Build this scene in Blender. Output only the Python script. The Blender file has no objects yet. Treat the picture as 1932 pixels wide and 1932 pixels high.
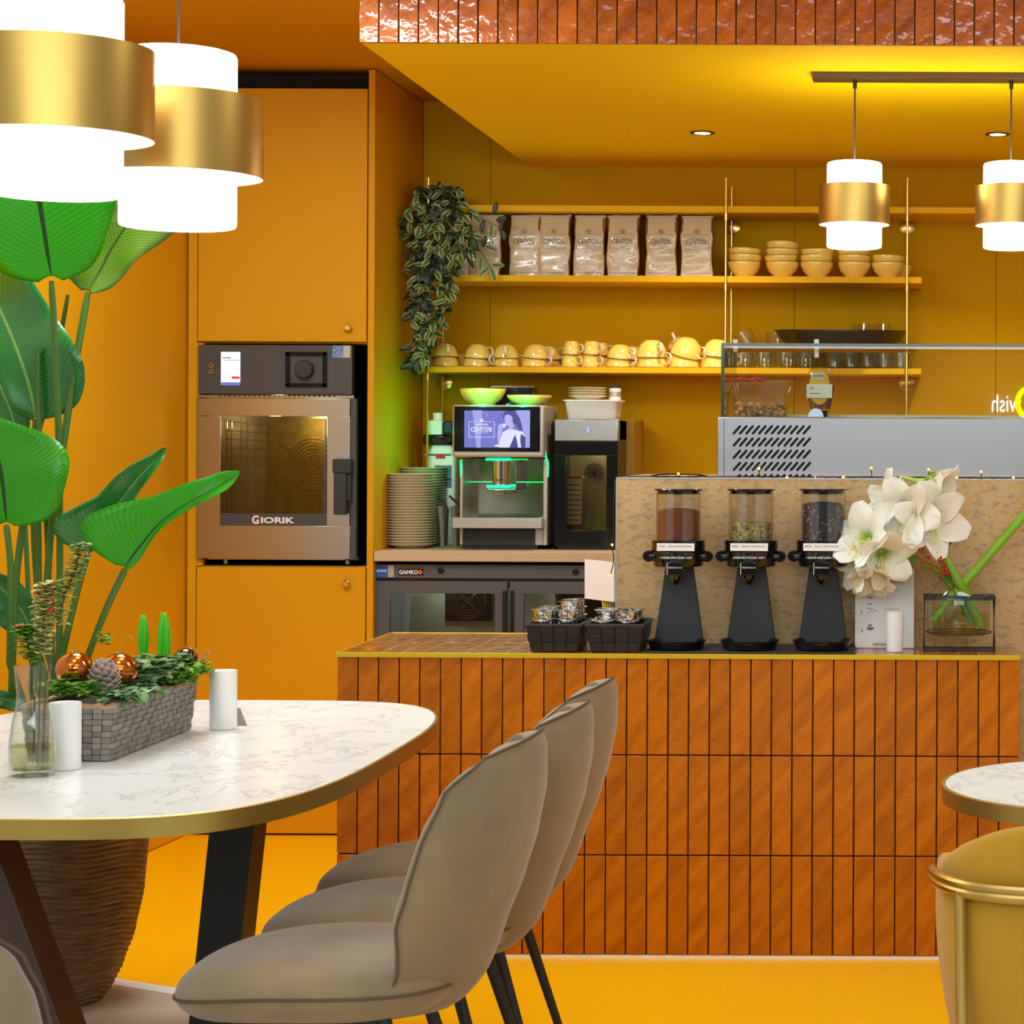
import bpy, bmesh, math, random
from mathutils import Vector, Matrix, noise
PI = math.pi
random.seed(7)
C = bpy.context.scene.collection
sc = bpy.context.scene

# ---------------------------------------------------------------- camera, light, exposure
F_, CX, CY, EYE, ROLL = 4000.0, 1715.0, 836.0, 1.37, 0.0047


def P(px, py, Y):
    dx, dy = px - CX, py - CY
    return Vector(((dx + ROLL * dy) * Y / F_, Y, EYE - (dy - ROLL * dx) * Y / F_))


cam_d = bpy.data.cameras.new('camera')
cam = bpy.data.objects.new('camera', cam_d)
C.objects.link(cam)
cam.location = (0, 0, EYE)
cam.rotation_euler = (PI / 2, -ROLL, 0)
cam_d.sensor_width = 36
cam_d.lens = 36 * F_ / 1932
cam_d.shift_x = (966 - CX) / 1932
cam_d.shift_y = (CY - 966) / 1932
cam_d.dof.use_dof = True
cam_d.dof.focus_distance = 6.1
cam_d.dof.aperture_fstop = 17
cam_d.clip_start = .05
sc.camera = cam

world = bpy.data.worlds.new('world')
sc.world = world
world.use_nodes = True
world.node_tree.nodes['Background'].inputs[0].default_value = (1, .93, .82, 1)
world.node_tree.nodes['Background'].inputs[1].default_value = .3

sc.view_settings.view_transform = 'Standard'
sc.view_settings.look = 'None'
sc.view_settings.gamma = 1
sc.view_settings.exposure = -0.16
sc.view_settings.use_curve_mapping = False
sc.cycles.max_bounces = 10
sc.cycles.diffuse_bounces = 5
sc.cycles.transparent_max_bounces = 24
sc.cycles.caustics_reflective = False
sc.cycles.caustics_refractive = False
sc.cycles.sample_clamp_indirect = 6


def area(name, loc, rot, sx, sy, power, col=(1, 1, 1)):
    l = bpy.data.lights.new(name, 'AREA')
    l.shape = 'RECTANGLE'
    l.size, l.size_y, l.energy, l.color = sx, sy, power, col
    o = bpy.data.objects.new(name, l)
    o.location, o.rotation_euler = loc, rot
    C.objects.link(o)
    return o


COOL = (.90, .975, 1)
area('ceiling_lamp_dining', (-1.0, 2.4, 2.6), (math.radians(22), 0, 0), 3.0, 1.6, 30, COOL)
area('ceiling_lamp_room', (0, -.4, 2.6), (math.radians(40), 0, 0), 4.6, 2.0, 165, COOL)
area('ceiling_lamp_aisle', (-1.75, 5.15, 2.6), (math.radians(8), 0, 0), .8, .25, 26, COOL)
area('ceiling_lamp_counter', (.8, 4.3, 2.6), (math.radians(14), 0, 0), 1.8, .4, 24, COOL)
area('ceiling_lamp_left', (-2.0, 5.6, 2.6), (0, 0, 0), .5, .8, 22, COOL)

# ---------------------------------------------------------------- helpers
ORG = {}


class MB:
    def __init__(s):
        s.v, s.f, s.mi, s.uv = [], [], [], []
        s.m = 0

    def add(s, vs, fs, uvs=None):
        n = len(s.v)
        s.v += [Vector(p) for p in vs]
        s.uv += list(uvs) if uvs else [(0, 0)] * len(vs)
        for f in fs:
            s.f.append([i + n for i in f])
            s.mi.append(s.m)
        return s

    def box(s, x0, x1, y0, y1, z0, z1, M=None):
        vs = [Vector((x, y, z)) for z in (z0, z1) for y in (y0, y1) for x in (x0, x1)]
        if M is not None:
            vs = [M @ p for p in vs]
        return s.add(vs, [(0, 2, 3, 1), (4, 5, 7, 6), (0, 1, 5, 4), (2, 6, 7, 3), (0, 4, 6, 2), (1, 3, 7, 5)])

    def pb(s, x0, y0, x1, y1, Y, d):
        xm, ym = (x0 + x1) / 2, (y0 + y1) / 2
        return s.box(P(x0, ym, Y).x, P(x1, ym, Y).x, Y, Y + d, P(xm, y1, Y).z, P(xm, y0, Y).z)

    def lathe(s, prof, c=(0, 0, 0), seg=32, M=None, sx=1, sy=1):
        c = Vector(c)
        vs, fs = [], []
        n = len(prof)
        for i in range(seg):
            a = 2 * PI * i / seg
            for r, z in prof:
                p = Vector((r * math.cos(a) * sx, r * math.sin(a) * sy, z))
                vs.append(c + (M @ p if M is not None else p))
        for i in range(seg):
            j = (i + 1) % seg
            for k in range(n - 1):
                fs.append((i * n + k, j * n + k, j * n + k + 1, i * n + k + 1))
        s.add(vs, fs)
        if prof[0][0] > 1e-6:
            s.f.append([len(s.v) - seg * n + i * n for i in range(seg)][::-1]); s.mi.append(s.m)
        if prof[-1][0] > 1e-6:
            s.f.append([len(s.v) - seg * n + i * n + n - 1 for i in range(seg)]); s.mi.append(s.m)
        return s

    def ring(s, prof, c=(0, 0, 0), seg=40, M=None):
        """closed profile turned about z (a hollow ring or a vessel wall)"""
        c = Vector(c)
        n = len(prof)
        vs, fs = [], []
        for i in range(seg):
            a = 2 * PI * i / seg
            for r, z in prof:
                p = Vector((r * math.cos(a), r * math.sin(a), z))
                vs.append(c + (M @ p if M is not None else p))
        for i in range(seg):
            j = (i + 1) % seg
            for k in range(n):
                k2 = (k + 1) % n
                fs.append((i * n + k, j * n + k, j * n + k2, i * n + k2))
        return s.add(vs, fs)

    def tube(s, pts, r, seg=8, closed=False, caps=True):
        pts = [Vector(p) for p in pts]
        n = len(pts)
        rs = r if isinstance(r, (list, tuple)) else [r] * n
        vs, fs = [], []
        up = None
        for i, p in enumerate(pts):
            if closed:
                t = pts[(i + 1) % n] - pts[i - 1]
            else:
                t = pts[min(i + 1, n - 1)] - pts[max(i - 1, 0)]
            t = t.normalized() if t.length > 1e-9 else Vector((0, 0, 1))
            if up is None:
                up = Vector((0, 0, 1)) if abs(t.z) < .9 else Vector((1, 0, 0))
            a = (up - t * up.dot(t))
            a = a.normalized() if a.length > 1e-6 else t.orthogonal().normalized()
            up = a
            b = t.cross(a)
            for k in range(seg):
                w = 2 * PI * k / seg
                vs.append(p + (a * math.cos(w) + b * math.sin(w)) * rs[i])
        m = n if closed else n - 1
        for i in range(m):
            j = (i + 1) % n
            for k in range(seg):
                l = (k + 1) % seg
                fs.append((i * seg + k, i * seg + l, j * seg + l, j * seg + k))
        if not closed and caps:
            fs.append(tuple(range(seg))[::-1])
            fs.append(tuple((n - 1) * seg + k for k in range(seg)))
        return s.add(vs, fs)

    def ball(s, c, r, seg=16, rings=10, sc_=(1, 1, 1)):
        prof = [(max(r * math.sin(PI * k / rings), 0), -r * math.cos(PI * k / rings)) for k in range(rings + 1)]
        prof[0] = (0, -r); prof[-1] = (0, r)
        return s.lathe(prof, c, seg, Matrix.Diagonal(Vector(sc_)))

    def prism(s, poly, d):
        """poly: list of 3D points, extruded along d"""
        n = len(poly)
        d = Vector(d)
        vs = [Vector(p) for p in poly] + [Vector(p) + d for p in poly]
        fs = [tuple(range(n)), tuple(range(2 * n - 1, n - 1, -1))]
        fs += [(i, i + n, (i + 1) % n + n, (i + 1) % n) for i in range(n)]
        return s.add(vs, fs)

    def grid(s, fn, nu, nv, cu=False):
        vs, uv, fs = [], [], []
        for j in range(nv + 1):
            for i in range(nu + (0 if cu else 1)):
                vs.append(fn(i / nu, j / nv)); uv.append((i / nu, j / nv))
        w = nu if cu else nu + 1
        for j in range(nv):
            for i in range(nu):
                i2 = (i + 1) % w
                fs.append((j * w + i, j * w + i2, (j + 1) * w + i2, (j + 1) * w + i))
        return s.add(vs, fs, uv)


def root_of(o):
    while o.parent:
        o = o.parent
    return o


def obj(name, mb, mat, parent=None, loc=None, smooth=True, bev=0, sub=0, solid=0, ang=35, off=-1, bseg=2):
    org = ORG.get(root_of(parent).name, Vector()) if parent else Vector(loc if loc is not None else (0, 0, 0))
    me = bpy.data.meshes.new(name)
    me.from_pydata([tuple(p - org) for p in mb.v], [], mb.f)
    mats = mat if isinstance(mat, (list, tuple)) else [mat]
    for m in mats:
        me.materials.append(m)
    if len(mats) > 1:
        for p, i in zip(me.polygons, mb.mi):
            p.material_index = i
    uvl = me.uv_layers.new(name='UVMap')
    for lp in me.loops:
        uvl.data[lp.index].uv = mb.uv[lp.vertex_index]
    me.update()
    bm = bmesh.new(); bm.from_mesh(me)
    bmesh.ops.recalc_face_normals(bm, faces=bm.faces)
    bm.to_mesh(me); bm.free()
    if smooth:
        me.shade_smooth()
        if not sub:
            me.set_sharp_from_angle(angle=math.radians(ang))
    o = bpy.data.objects.new(name, me)
    C.objects.link(o)
    if parent:
        o.parent = parent
    else:
        o.location = org
        ORG[o.name] = org
    if solid:
        m = o.modifiers.new('s', 'SOLIDIFY'); m.thickness = solid; m.offset = off
    if bev:
        m = o.modifiers.new('b', 'BEVEL'); m.width = bev; m.segments = bseg; m.limit_method = 'ANGLE'; m.angle_limit = math.radians(40)
    if sub:
        m = o.modifiers.new('u', 'SUBSURF'); m.levels = m.render_levels = sub
    return o


def tag(o, label, cat, group=None, kind=None):
    o['label'] = label
    o['category'] = cat
    if group: o['group'] = group
    if kind: o['kind'] = kind
    return o


def thing(name, label, cat, loc=(0, 0, 0), group=None):
    o = bpy.data.objects.new(name, None)
    o.empty_display_size = .05
    C.objects.link(o)
    o.location = loc
    ORG[o.name] = Vector(loc)
    return tag(o, label, cat, group)


def struct(name, mb, mat, **k):
    o = obj(name, mb, mat, **k)
    o['kind'] = 'structure'
    return o


def dup(root, loc, rz=0, label=None, group=None, scale=None, rot=None):
    def cp(o, par):
        c = o.copy(); C.objects.link(c); c.parent = par
        for ch in o.children:
            cp(ch, c)
        return c
    r = cp(root, None)
    r.location = loc
    r.rotation_euler = rot if rot is not None else (0, 0, rz)
    if scale is not None: r.scale = scale if hasattr(scale, '__len__') else (scale,) * 3
    if label: r['label'] = label
    if group: r['group'] = group
    ORG[r.name] = Vector(loc)
    return r


def text(name, s, c, w, h, mat, parent, offset=0.0, ext=.0006, face='y-'):
    cu = bpy.data.curves.new(name, 'FONT')
    cu.body = s; cu.size = 1; cu.extrude = .01; cu.offset = offset; cu.resolution_u = 3
    to = bpy.data.objects.new(name, cu)
    C.objects.link(to)
    dg = bpy.context.evaluated_depsgraph_get()
    me = bpy.data.meshes.new_from_object(to.evaluated_get(dg))
    bpy.data.objects.remove(to)
    xs = [v.co.x for v in me.vertices]; ys = [v.co.y for v in me.vertices]
    x0, x1, y0, y1 = min(xs), max(xs), min(ys), max(ys)
    org = ORG.get(root_of(parent).name, Vector()) if parent else Vector(c)
    c = Vector(c)
    for v in me.vertices:
        a = (v.co.x - (x0 + x1) / 2) / (x1 - x0) * w
        b = (v.co.y - (y0 + y1) / 2) / (y1 - y0) * h
        d = -ext if v.co.z > 0 else 0
        if face == 'y-':
            v.co = c + Vector((a, d, b)) - org
        else:
            v.co = c + Vector((-a, -d, b)) - org
    me.materials.clear(); me.materials.append(mat)
    o = bpy.data.objects.new(name, me); C.objects.link(o)
    if parent: o.parent = parent
    else: o.location = c; ORG[o.name] = c
    return o


# ---------------------------------------------------------------- materials
def s2l(c):
    c /= 255
    return c / 12.92 if c <= .04045 else ((c + .055) / 1.055) ** 2.4


def rgb(r, g, b):
    return (s2l(r), s2l(g), s2l(b), 1)


def mat(name, col, rough=.5, metal=0, bump=None, var=None, emit=None, spec=.5, coat=0, sheen=0, island=0, aniso=0, trans=0, sub=0, coatr=.05):
    m = bpy.data.materials.new(name)
    m.use_nodes = True
    nt = m.node_tree
    b = nt.nodes['Principled BSDF']
    col = rgb(*col) if len(col) == 3 else col
    b.inputs['Base Color'].default_value = col
    b.inputs['Roughness'].default_value = rough
    b.inputs['Metallic'].default_value = metal
    b.inputs['Specular IOR Level'].default_value = spec
    b.inputs['Coat Weight'].default_value = coat
    b.inputs['Coat Roughness'].default_value = coatr
    b.inputs['Sheen Weight'].default_value = sheen
    b.inputs['Anisotropic'].default_value = aniso
    b.inputs['Transmission Weight'].default_value = trans
    if sub:
        b.inputs['Subsurface Weight'].default_value = sub
        b.inputs['Subsurface Radius'].default_value = (.02, .02, .01)
    tc = nt.nodes.new('ShaderNodeTexCoord')
    last = None
    if var:
        sc_, amt, stretch = var
        mp = nt.nodes.new('ShaderNodeMapping'); mp.inputs['Scale'].default_value = stretch
        nt.links.new(tc.outputs['Object'], mp.inputs[0])
        n = nt.nodes.new('ShaderNodeTexNoise'); n.inputs['Scale'].default_value = sc_; n.inputs['Detail'].default_value = 6
        nt.links.new(mp.outputs[0], n.inputs['Vector'])
        mr = nt.nodes.new('ShaderNodeMapRange'); mr.inputs[1].default_value = .3; mr.inputs[2].default_value = .7
        mr.inputs[3].default_value = 1 - amt; mr.inputs[4].default_value = 1 + amt
        nt.links.new(n.outputs['Fac'], mr.inputs[0])
        last = mr.outputs[0]
    if island:
        g = nt.nodes.new('ShaderNodeNewGeometry')
        mr2 = nt.nodes.new('ShaderNodeMapRange'); mr2.inputs[3].default_value = 1 - island; mr2.inputs[4].default_value = 1 + island
        nt.links.new(g.outputs['Random Per Island'], mr2.inputs[0])
        if last:
            mu = nt.nodes.new('ShaderNodeMath'); mu.operation = 'MULTIPLY'
            nt.links.new(last, mu.inputs[0]); nt.links.new(mr2.outputs[0], mu.inputs[1]); last = mu.outputs[0]
        else:
            last = mr2.outputs[0]
    if last:
        hv = nt.nodes.new('ShaderNodeHueSaturation'); hv.inputs['Color'].default_value = col
        nt.links.new(last, hv.inputs['Value']); nt.links.new(hv.outputs[0], b.inputs['Base Color'])
    if bump:
        sc_, st, stretch = bump
        mp = nt.nodes.new('ShaderNodeMapping'); mp.inputs['Scale'].default_value = stretch
        nt.links.new(tc.outputs['Object'], mp.inputs[0])
        n = nt.nodes.new('ShaderNodeTexNoise'); n.inputs['Scale'].default_value = sc_; n.inputs['Detail'].default_value = 3
        nt.links.new(mp.outputs[0], n.inputs['Vector'])
        bp = nt.nodes.new('ShaderNodeBump'); bp.inputs['Strength'].default_value = st; bp.inputs['Distance'].default_value = .01
        nt.links.new(n.outputs['Fac'], bp.inputs['Height']); nt.links.new(bp.outputs[0], b.inputs['Normal'])
    if emit:
        b.inputs['Emission Color'].default_value = rgb(*emit[0]); b.inputs['Emission Strength'].default_value = emit[1]
    return m


def ramp(nt, fac, stops):
    r = nt.nodes.new('ShaderNodeValToRGB')
    e = r.color_ramp.elements
    while len(e) < len(stops): e.new(.5)
    for el, (p, c) in zip(e, stops):
        el.position = p; el.color = rgb(*c)
    nt.links.new(fac, r.inputs[0])
    return r.outputs[0]


def glassm(name, tint=(1, 1, 1), gloss=1.0, rough=0.0):
    """thin clear sheet: passes light, mirrors by the Fresnel law"""
    m = bpy.data.materials.new(name); m.use_nodes = True
    nt = m.node_tree; nt.nodes.clear()
    o = nt.nodes.new('ShaderNodeOutputMaterial'); mx = nt.nodes.new('ShaderNodeMixShader')
    t = nt.nodes.new('ShaderNodeBsdfTransparent'); t.inputs[0].default_value = (*tint, 1)
    g = nt.nodes.new('ShaderNodeBsdfGlossy'); g.inputs['Roughness'].default_value = rough
    ge = nt.nodes.new('ShaderNodeNewGeometry'); dt = nt.nodes.new('ShaderNodeVectorMath'); dt.operation = 'DOT_PRODUCT'
    nt.links.new(ge.outputs['Incoming'], dt.inputs[0]); nt.links.new(ge.outputs['Normal'], dt.inputs[1])
    def mth(op, *ins):
        n = nt.nodes.new('ShaderNodeMath'); n.operation = op
        for k, v in enumerate(ins):
            if isinstance(v, (int, float)): n.inputs[k].default_value = v
            else: nt.links.new(v, n.inputs[k])
        return n.outputs[0]
    q = mth('POWER', mth('SUBTRACT', 1.0, mth('ABSOLUTE', dt.outputs['Value'])), 5.0)
    fac = mth('MINIMUM', mth('MULTIPLY', mth('ADD', mth('MULTIPLY', q, .93), .04), gloss), 1.0)
    nt.links.new(fac, mx.inputs[0])
    nt.links.new(t.outputs[0], mx.inputs[1]); nt.links.new(g.outputs[0], mx.inputs[2]); nt.links.new(mx.outputs[0], o.inputs[0])
    return m


def stone(name, stops, scale, stretch=(1, 1, 1), rough=.4, dist=1.5, detail=10):
    m = mat(name, (200, 200, 200), rough)
    nt = m.node_tree; b = nt.nodes['Principled BSDF']
    tc = nt.nodes.new('ShaderNodeTexCoord'); mp = nt.nodes.new('ShaderNodeMapping'); mp.inputs['Scale'].default_value = stretch
    n = nt.nodes.new('ShaderNodeTexNoise'); n.inputs['Scale'].default_value = scale; n.inputs['Detail'].default_value = detail
    n.inputs['Distortion'].default_value = dist; n.inputs['Roughness'].default_value = .65
    nt.links.new(tc.outputs['Object'], mp.inputs[0]); nt.links.new(mp.outputs[0], n.inputs['Vector'])
    nt.links.new(ramp(nt, n.outputs['Fac'], stops), b.inputs['Base Color'])
    return m


M = {}
M['wall'] = mat('ochre_wall', (206, 156, 4), .8, spec=.12)
M['wall_left'] = mat('orange_ochre_wall', (222, 158, 4), .7, spec=.2)
M['ceiling'] = mat('ochre_ceiling', (210, 148, 3), .8, spec=.15)
M['soffit'] = mat('yellow_soffit', (254, 212, 4), .8, spec=.15)
M['floor'] = mat('orange_floor', (250, 186, 2), .3, spec=.35, bump=(30, .02, (1, 1, 1)))
M['cab'] = mat('ochre_cabinet', (214, 152, 4), .6, spec=.2)
M['shelf'] = mat('yellow_shelf', (238, 184, 4), .6, spec=.25)
M['white_wall'] = mat('pale_wall', (222, 224, 224), .7)
M['room_grey'] = mat('grey_wall', (120, 118, 118), .8)
M['black'] = mat('black_plastic', (18, 18, 19), .3)
M['gloss_black'] = mat('gloss_black', (12, 12, 13), .12, coat=.6)
M['black_matte'] = mat('black_powder_coat', (40, 41, 44), .55, bump=(600, .1, (1, 1, 1)))
M['void'] = mat('dark_void', (8, 7, 6), .9)
M['grout'] = mat('dark_grout', (78, 66, 48), .9)
M['grout_top'] = mat('pale_grout', (176, 150, 100), .9)
M['brass'] = mat('brushed_brass', (186, 150, 78), .32, 1, aniso=.6)
M['brass_rod'] = mat('polished_brass', (235, 200, 120), .22, 1)
M['brass_edge'] = mat('brass_edging', (190, 160, 85), .4, 1, var=(6, .06, (1, 1, .1)))
M['trim_yellow'] = mat('yellow_brass_edge', (226, 190, 40), .35, .6)
M['chrome'] = mat('chrome', (225, 225, 225), .08, 1)
M['steel'] = mat('brushed_steel', (188, 184, 178), .24, 1, bump=(90, .015, (.1, 1, 6)))
M['steel_case'] = mat('satin_steel', (160, 158, 160), .34, 1)
M['silver'] = mat('silver_plastic', (190, 182, 172), .35, .5)
M['grey'] = mat('dark_grey_metal', (84, 82, 82), .45)
M['grey_frame'] = mat('grey_door_frame', (70, 69, 70), .4)
M['white'] = mat('white_plastic', (236, 234, 230), .4)
M['frost'] = mat('frosted_white', (240, 238, 236), .45, sub=.3)
M['paper'] = mat('white_paper', (238, 236, 232), .7)
M['ink'] = mat('black_ink', (30, 28, 26), .6)
M['ink_grey'] = mat('grey_ink', (140, 134, 125), .6)
M['ink_red'] = mat('red_ink', (205, 90, 80), .6)
M['gold_ink'] = mat('gold_ink', (150, 112, 40), .4)
M['red'] = mat('red_plastic', (225, 45, 25), .35)
M['blue'] = mat('blue_print', (30, 85, 165), .4)
M['navy'] = mat('navy_plastic', (28, 36, 60), .4)
M['rug_white'] = mat('white_rug_border', (225, 220, 214), .9)
M['rug'] = mat('beige_rug', (186, 170, 150), .95, bump=(300, .4, (1, 1, 1)))
M['worktop'] = mat('taupe_worktop', (196, 170, 138), .45, bump=(300, .03, (1, 1, 1)))
M['glow'] = mat('lamp_glass', (255, 255, 255), .4, emit=((255, 250, 242), 7))
M['glow_small'] = mat('small_lamp_glass', (255, 255, 255), .4, emit=((255, 248, 235), 14))
M['lining'] = mat('white_lining', (250, 240, 225), .5)
M['spot'] = mat('spot_glass', (255, 255, 255), .4, emit=((255, 240, 210), 14))
M['led'] = mat('green_led', (10, 200, 110), .4, emit=((0, 230, 110), 5))
M['bulb'] = mat('warm_bulb', (255, 200, 120), .4, emit=((255, 150, 50), 6))
M['cord'] = mat('grey_cord', (70, 66, 62), .5)
M['velvet'] = mat('taupe_velvet', (142, 119, 86), .8, sheen=.35, var=(6, .24, (1, 1, .6)), bump=(20, .05, (1, 1, 1)))
M['piping'] = mat('brown_piping', (92, 74, 52), .7)
M['mustard'] = mat('mustard_velvet', (192, 138, 4), .8, sheen=.15, var=(5, .08, (1, 1, 1)))
M['gold_tube'] = mat('gold_tube', (205, 170, 95), .3, 1)
M['leg_orange_reflect'] = mat('black_leg_orange_reflection', (66, 42, 26), .4)  # dark leg with an orange reflection mixed into its colour
M['black_leg'] = mat('black_leg', (30, 29, 30), .5)
M['ceramic'] = mat('yellow_glazed_ceramic', (255, 222, 112), .18, coat=.6, var=(160, .1, (1, 1, 1)))
M['ceramic_rim'] = mat('brown_glaze_rim', (122, 82, 22), .3)
M['handle'] = mat('cream_glaze', (238, 228, 205), .2)
M['plate'] = mat('cream_plate', (230, 216, 188), .2, coat=.4)
M['petal'] = mat('amaryllis_petal', (252, 246, 232), .5, sub=.25)
M['stem'] = mat('green_flower_stem', (122, 170, 40), .4, var=(20, .2, (1, 1, .3)))
M['berry'] = mat('red_berry', (190, 30, 15), .25)
M['twig'] = mat('brown_twig', (96, 70, 40), .7)
M['copper'] = mat('copper_glass', (206, 116, 48), .07, .95)
M['cone'] = mat('pine_cone_scale', (176, 154, 142), .7, island=.3)
M['moss'] = mat('moss_green', (98, 152, 26), .8, island=.4)
M['ivy'] = mat('variegated_ivy', (118, 156, 100), .45, island=.4)
M['hyacinth'] = mat('hyacinth_shoot', (72, 190, 20), .35, island=.15)
M['raffia'] = mat('orange_raffia', (206, 148, 84), .7, island=.2)
M['wicker'] = mat('grey_wicker', (136, 128, 118), .65, island=.25)
M['wicker_dark'] = mat('dark_wicker', (42, 38, 34), .8)
M['black_weave'] = mat('black_woven_strap', (40, 37, 37), .4, island=.25)
M['tea_red'] = mat('rooibos', (116, 58, 28), .9, var=(240, .5, (1, 1, 1)))
M['tea_dark'] = mat('black_tea', (48, 44, 52), .9, var=(120, .9, (1, 1, 1)))
M['granola'] = mat('granola', (205, 148, 84), .7, island=.5)
M['honey'] = mat('honey', (150, 62, 10), .1, coat=.5)
M['honey_label'] = mat('honey_label', (226, 176, 30), .4)
M['kraft'] = mat('brown_kraft_side', (128, 84, 40), .45)
M['petiole'] = mat('leaf_stalk', (62, 104, 34), .35, var=(6, .25, (1, 1, .3)))
M['dry_leaf'] = mat('khaki_leaf', (196, 188, 112), .6, island=.35)
M['fridge_in'] = mat('fridge_interior', (150, 158, 142), .5)
M['mirror'] = mat('mirror_panel', (190, 178, 158), .1, 1)
M['water'] = glassm('water', (.86, .86, .62), .8)
M['glass'] = glassm('clear_glass', (.97, .98, .96), .8)
M['tumbler'] = glassm('tumbler_glass', (.96, .97, .93), 1.8, .02)
M['case_glass'] = glassm('case_glass', (.93, .955, .9), 1.4)
M['dark_glass'] = glassm('smoked_glass', (.72, .66, .5), 1.2)
M['fridge_glass'] = glassm('fridge_glass', (.8, .8, .76), 1.5)
M['edge_green'] = mat('green_glass_edge', (16, 66, 46), .15, coat=.5)
M['acrylic'] = glassm('acrylic', (.96, .95, .93), 1.6)
M['neon_white'] = mat('neon_white', (235, 240, 255), .4, emit=((225, 235, 255), 16))
M['neon_yellow'] = mat('neon_yellow', (200, 240, 20), .4, emit=((200, 255, 0), 10))


def tile_mat(name, col, rough, bst, dark, bscale=26, coat=.08, spec=.25):
    m = mat(name, col, rough, coat=coat, coatr=.04, spec=spec)
    nt = m.node_tree; b = nt.nodes['Principled BSDF']
    tc = nt.nodes.new('ShaderNodeTexCoord')
    mp = nt.nodes.new('ShaderNodeMapping'); mp.vector_type = 'TEXTURE'; mp.inputs['Rotation'].default_value = (0, math.radians(40), 0); mp.inputs['Scale'].default_value = (1 / 26, 1 / 26, 1 / 5)
    n = nt.nodes.new('ShaderNodeTexNoise'); n.inputs['Scale'].default_value = 1.2; n.inputs['Detail'].default_value = 5
    g = nt.nodes.new('ShaderNodeNewGeometry')
    va = nt.nodes.new('ShaderNodeVectorMath'); va.operation = 'MULTIPLY_ADD'
    cb = nt.nodes.new('ShaderNodeCombineXYZ')
    nt.links.new(g.outputs['Random Per Island'], cb.inputs[0]); nt.links.new(g.outputs['Random Per Island'], cb.inputs[2])
    va.inputs[1].default_value = (9, 9, 9)
    nt.links.new(cb.outputs[0], va.inputs[0]); nt.links.new(tc.outputs['Object'], va.inputs[2])
    nt.links.new(va.outputs[0], mp.inputs[0]); nt.links.new(mp.outputs[0], n.inputs['Vector'])
    c = ramp(nt, n.outputs['Fac'], [(.3, dark), (.62, col)])
    hv = nt.nodes.new('ShaderNodeHueSaturation'); nt.links.new(c, hv.inputs['Color'])
    mr = nt.nodes.new('ShaderNodeMapRange'); mr.inputs[3].default_value = .88; mr.inputs[4].default_value = 1.12
    nt.links.new(g.outputs['Random Per Island'], mr.inputs[0]); nt.links.new(mr.outputs[0], hv.inputs['Value'])
    nt.links.new(hv.outputs[0], b.inputs['Base Color'])
    n2 = nt.nodes.new('ShaderNodeTexNoise'); n2.inputs['Scale'].default_value = bscale; n2.inputs['Detail'].default_value = 2
    nt.links.new(va.outputs[0], n2.inputs['Vector'])
    bp = nt.nodes.new('ShaderNodeBump'); bp.inputs['Strength'].default_value = bst; bp.inputs['Distance'].default_value = .012
    nt.links.new(n2.outputs['Fac'], bp.inputs['Height']); nt.links.new(bp.outputs[0], b.inputs['Normal']); nt.links.new(bp.outputs[0], b.inputs['Coat Normal'])
    return m


M['tile'] = tile_mat('caramel_glazed_tile', (194, 109, 2), .3, .3, (164, 87, 2))
M['tile_gloss'] = tile_mat('glossy_fascia_tile', (196, 100, 4), .35, .42, (150, 72, 2), 24, .55, .3)
M['tile_top'] = tile_mat('brown_glazed_tile', (176, 100, 20), .16, .35, (120, 62, 12), 34, .35, .5)
M['cork'] = stone('sandstone_laminate', [(.3, (146, 128, 100)), (.42, (180, 147, 98)), (.5, (200, 166, 118)), (.57, (206, 162, 98)), (.66, (172, 134, 84))], 26, (1, 1, 2.0), .4, 0)
M['marble'] = stone('white_marble', [(.0, (240, 239, 237)), (.48, (238, 237, 235)), (.5, (208, 206, 204)), (.52, (239, 238, 236)), (1, (242, 241, 240))], 4.5, (1.6, 1, 1), .25, .5, 7)
M['tea_green'] = stone('green_tea', [(.35, (60, 58, 34)), (.48, (96, 96, 48)), (.56, (150, 140, 84)), (.64, (190, 160, 100))], 90, rough=.9)


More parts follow.
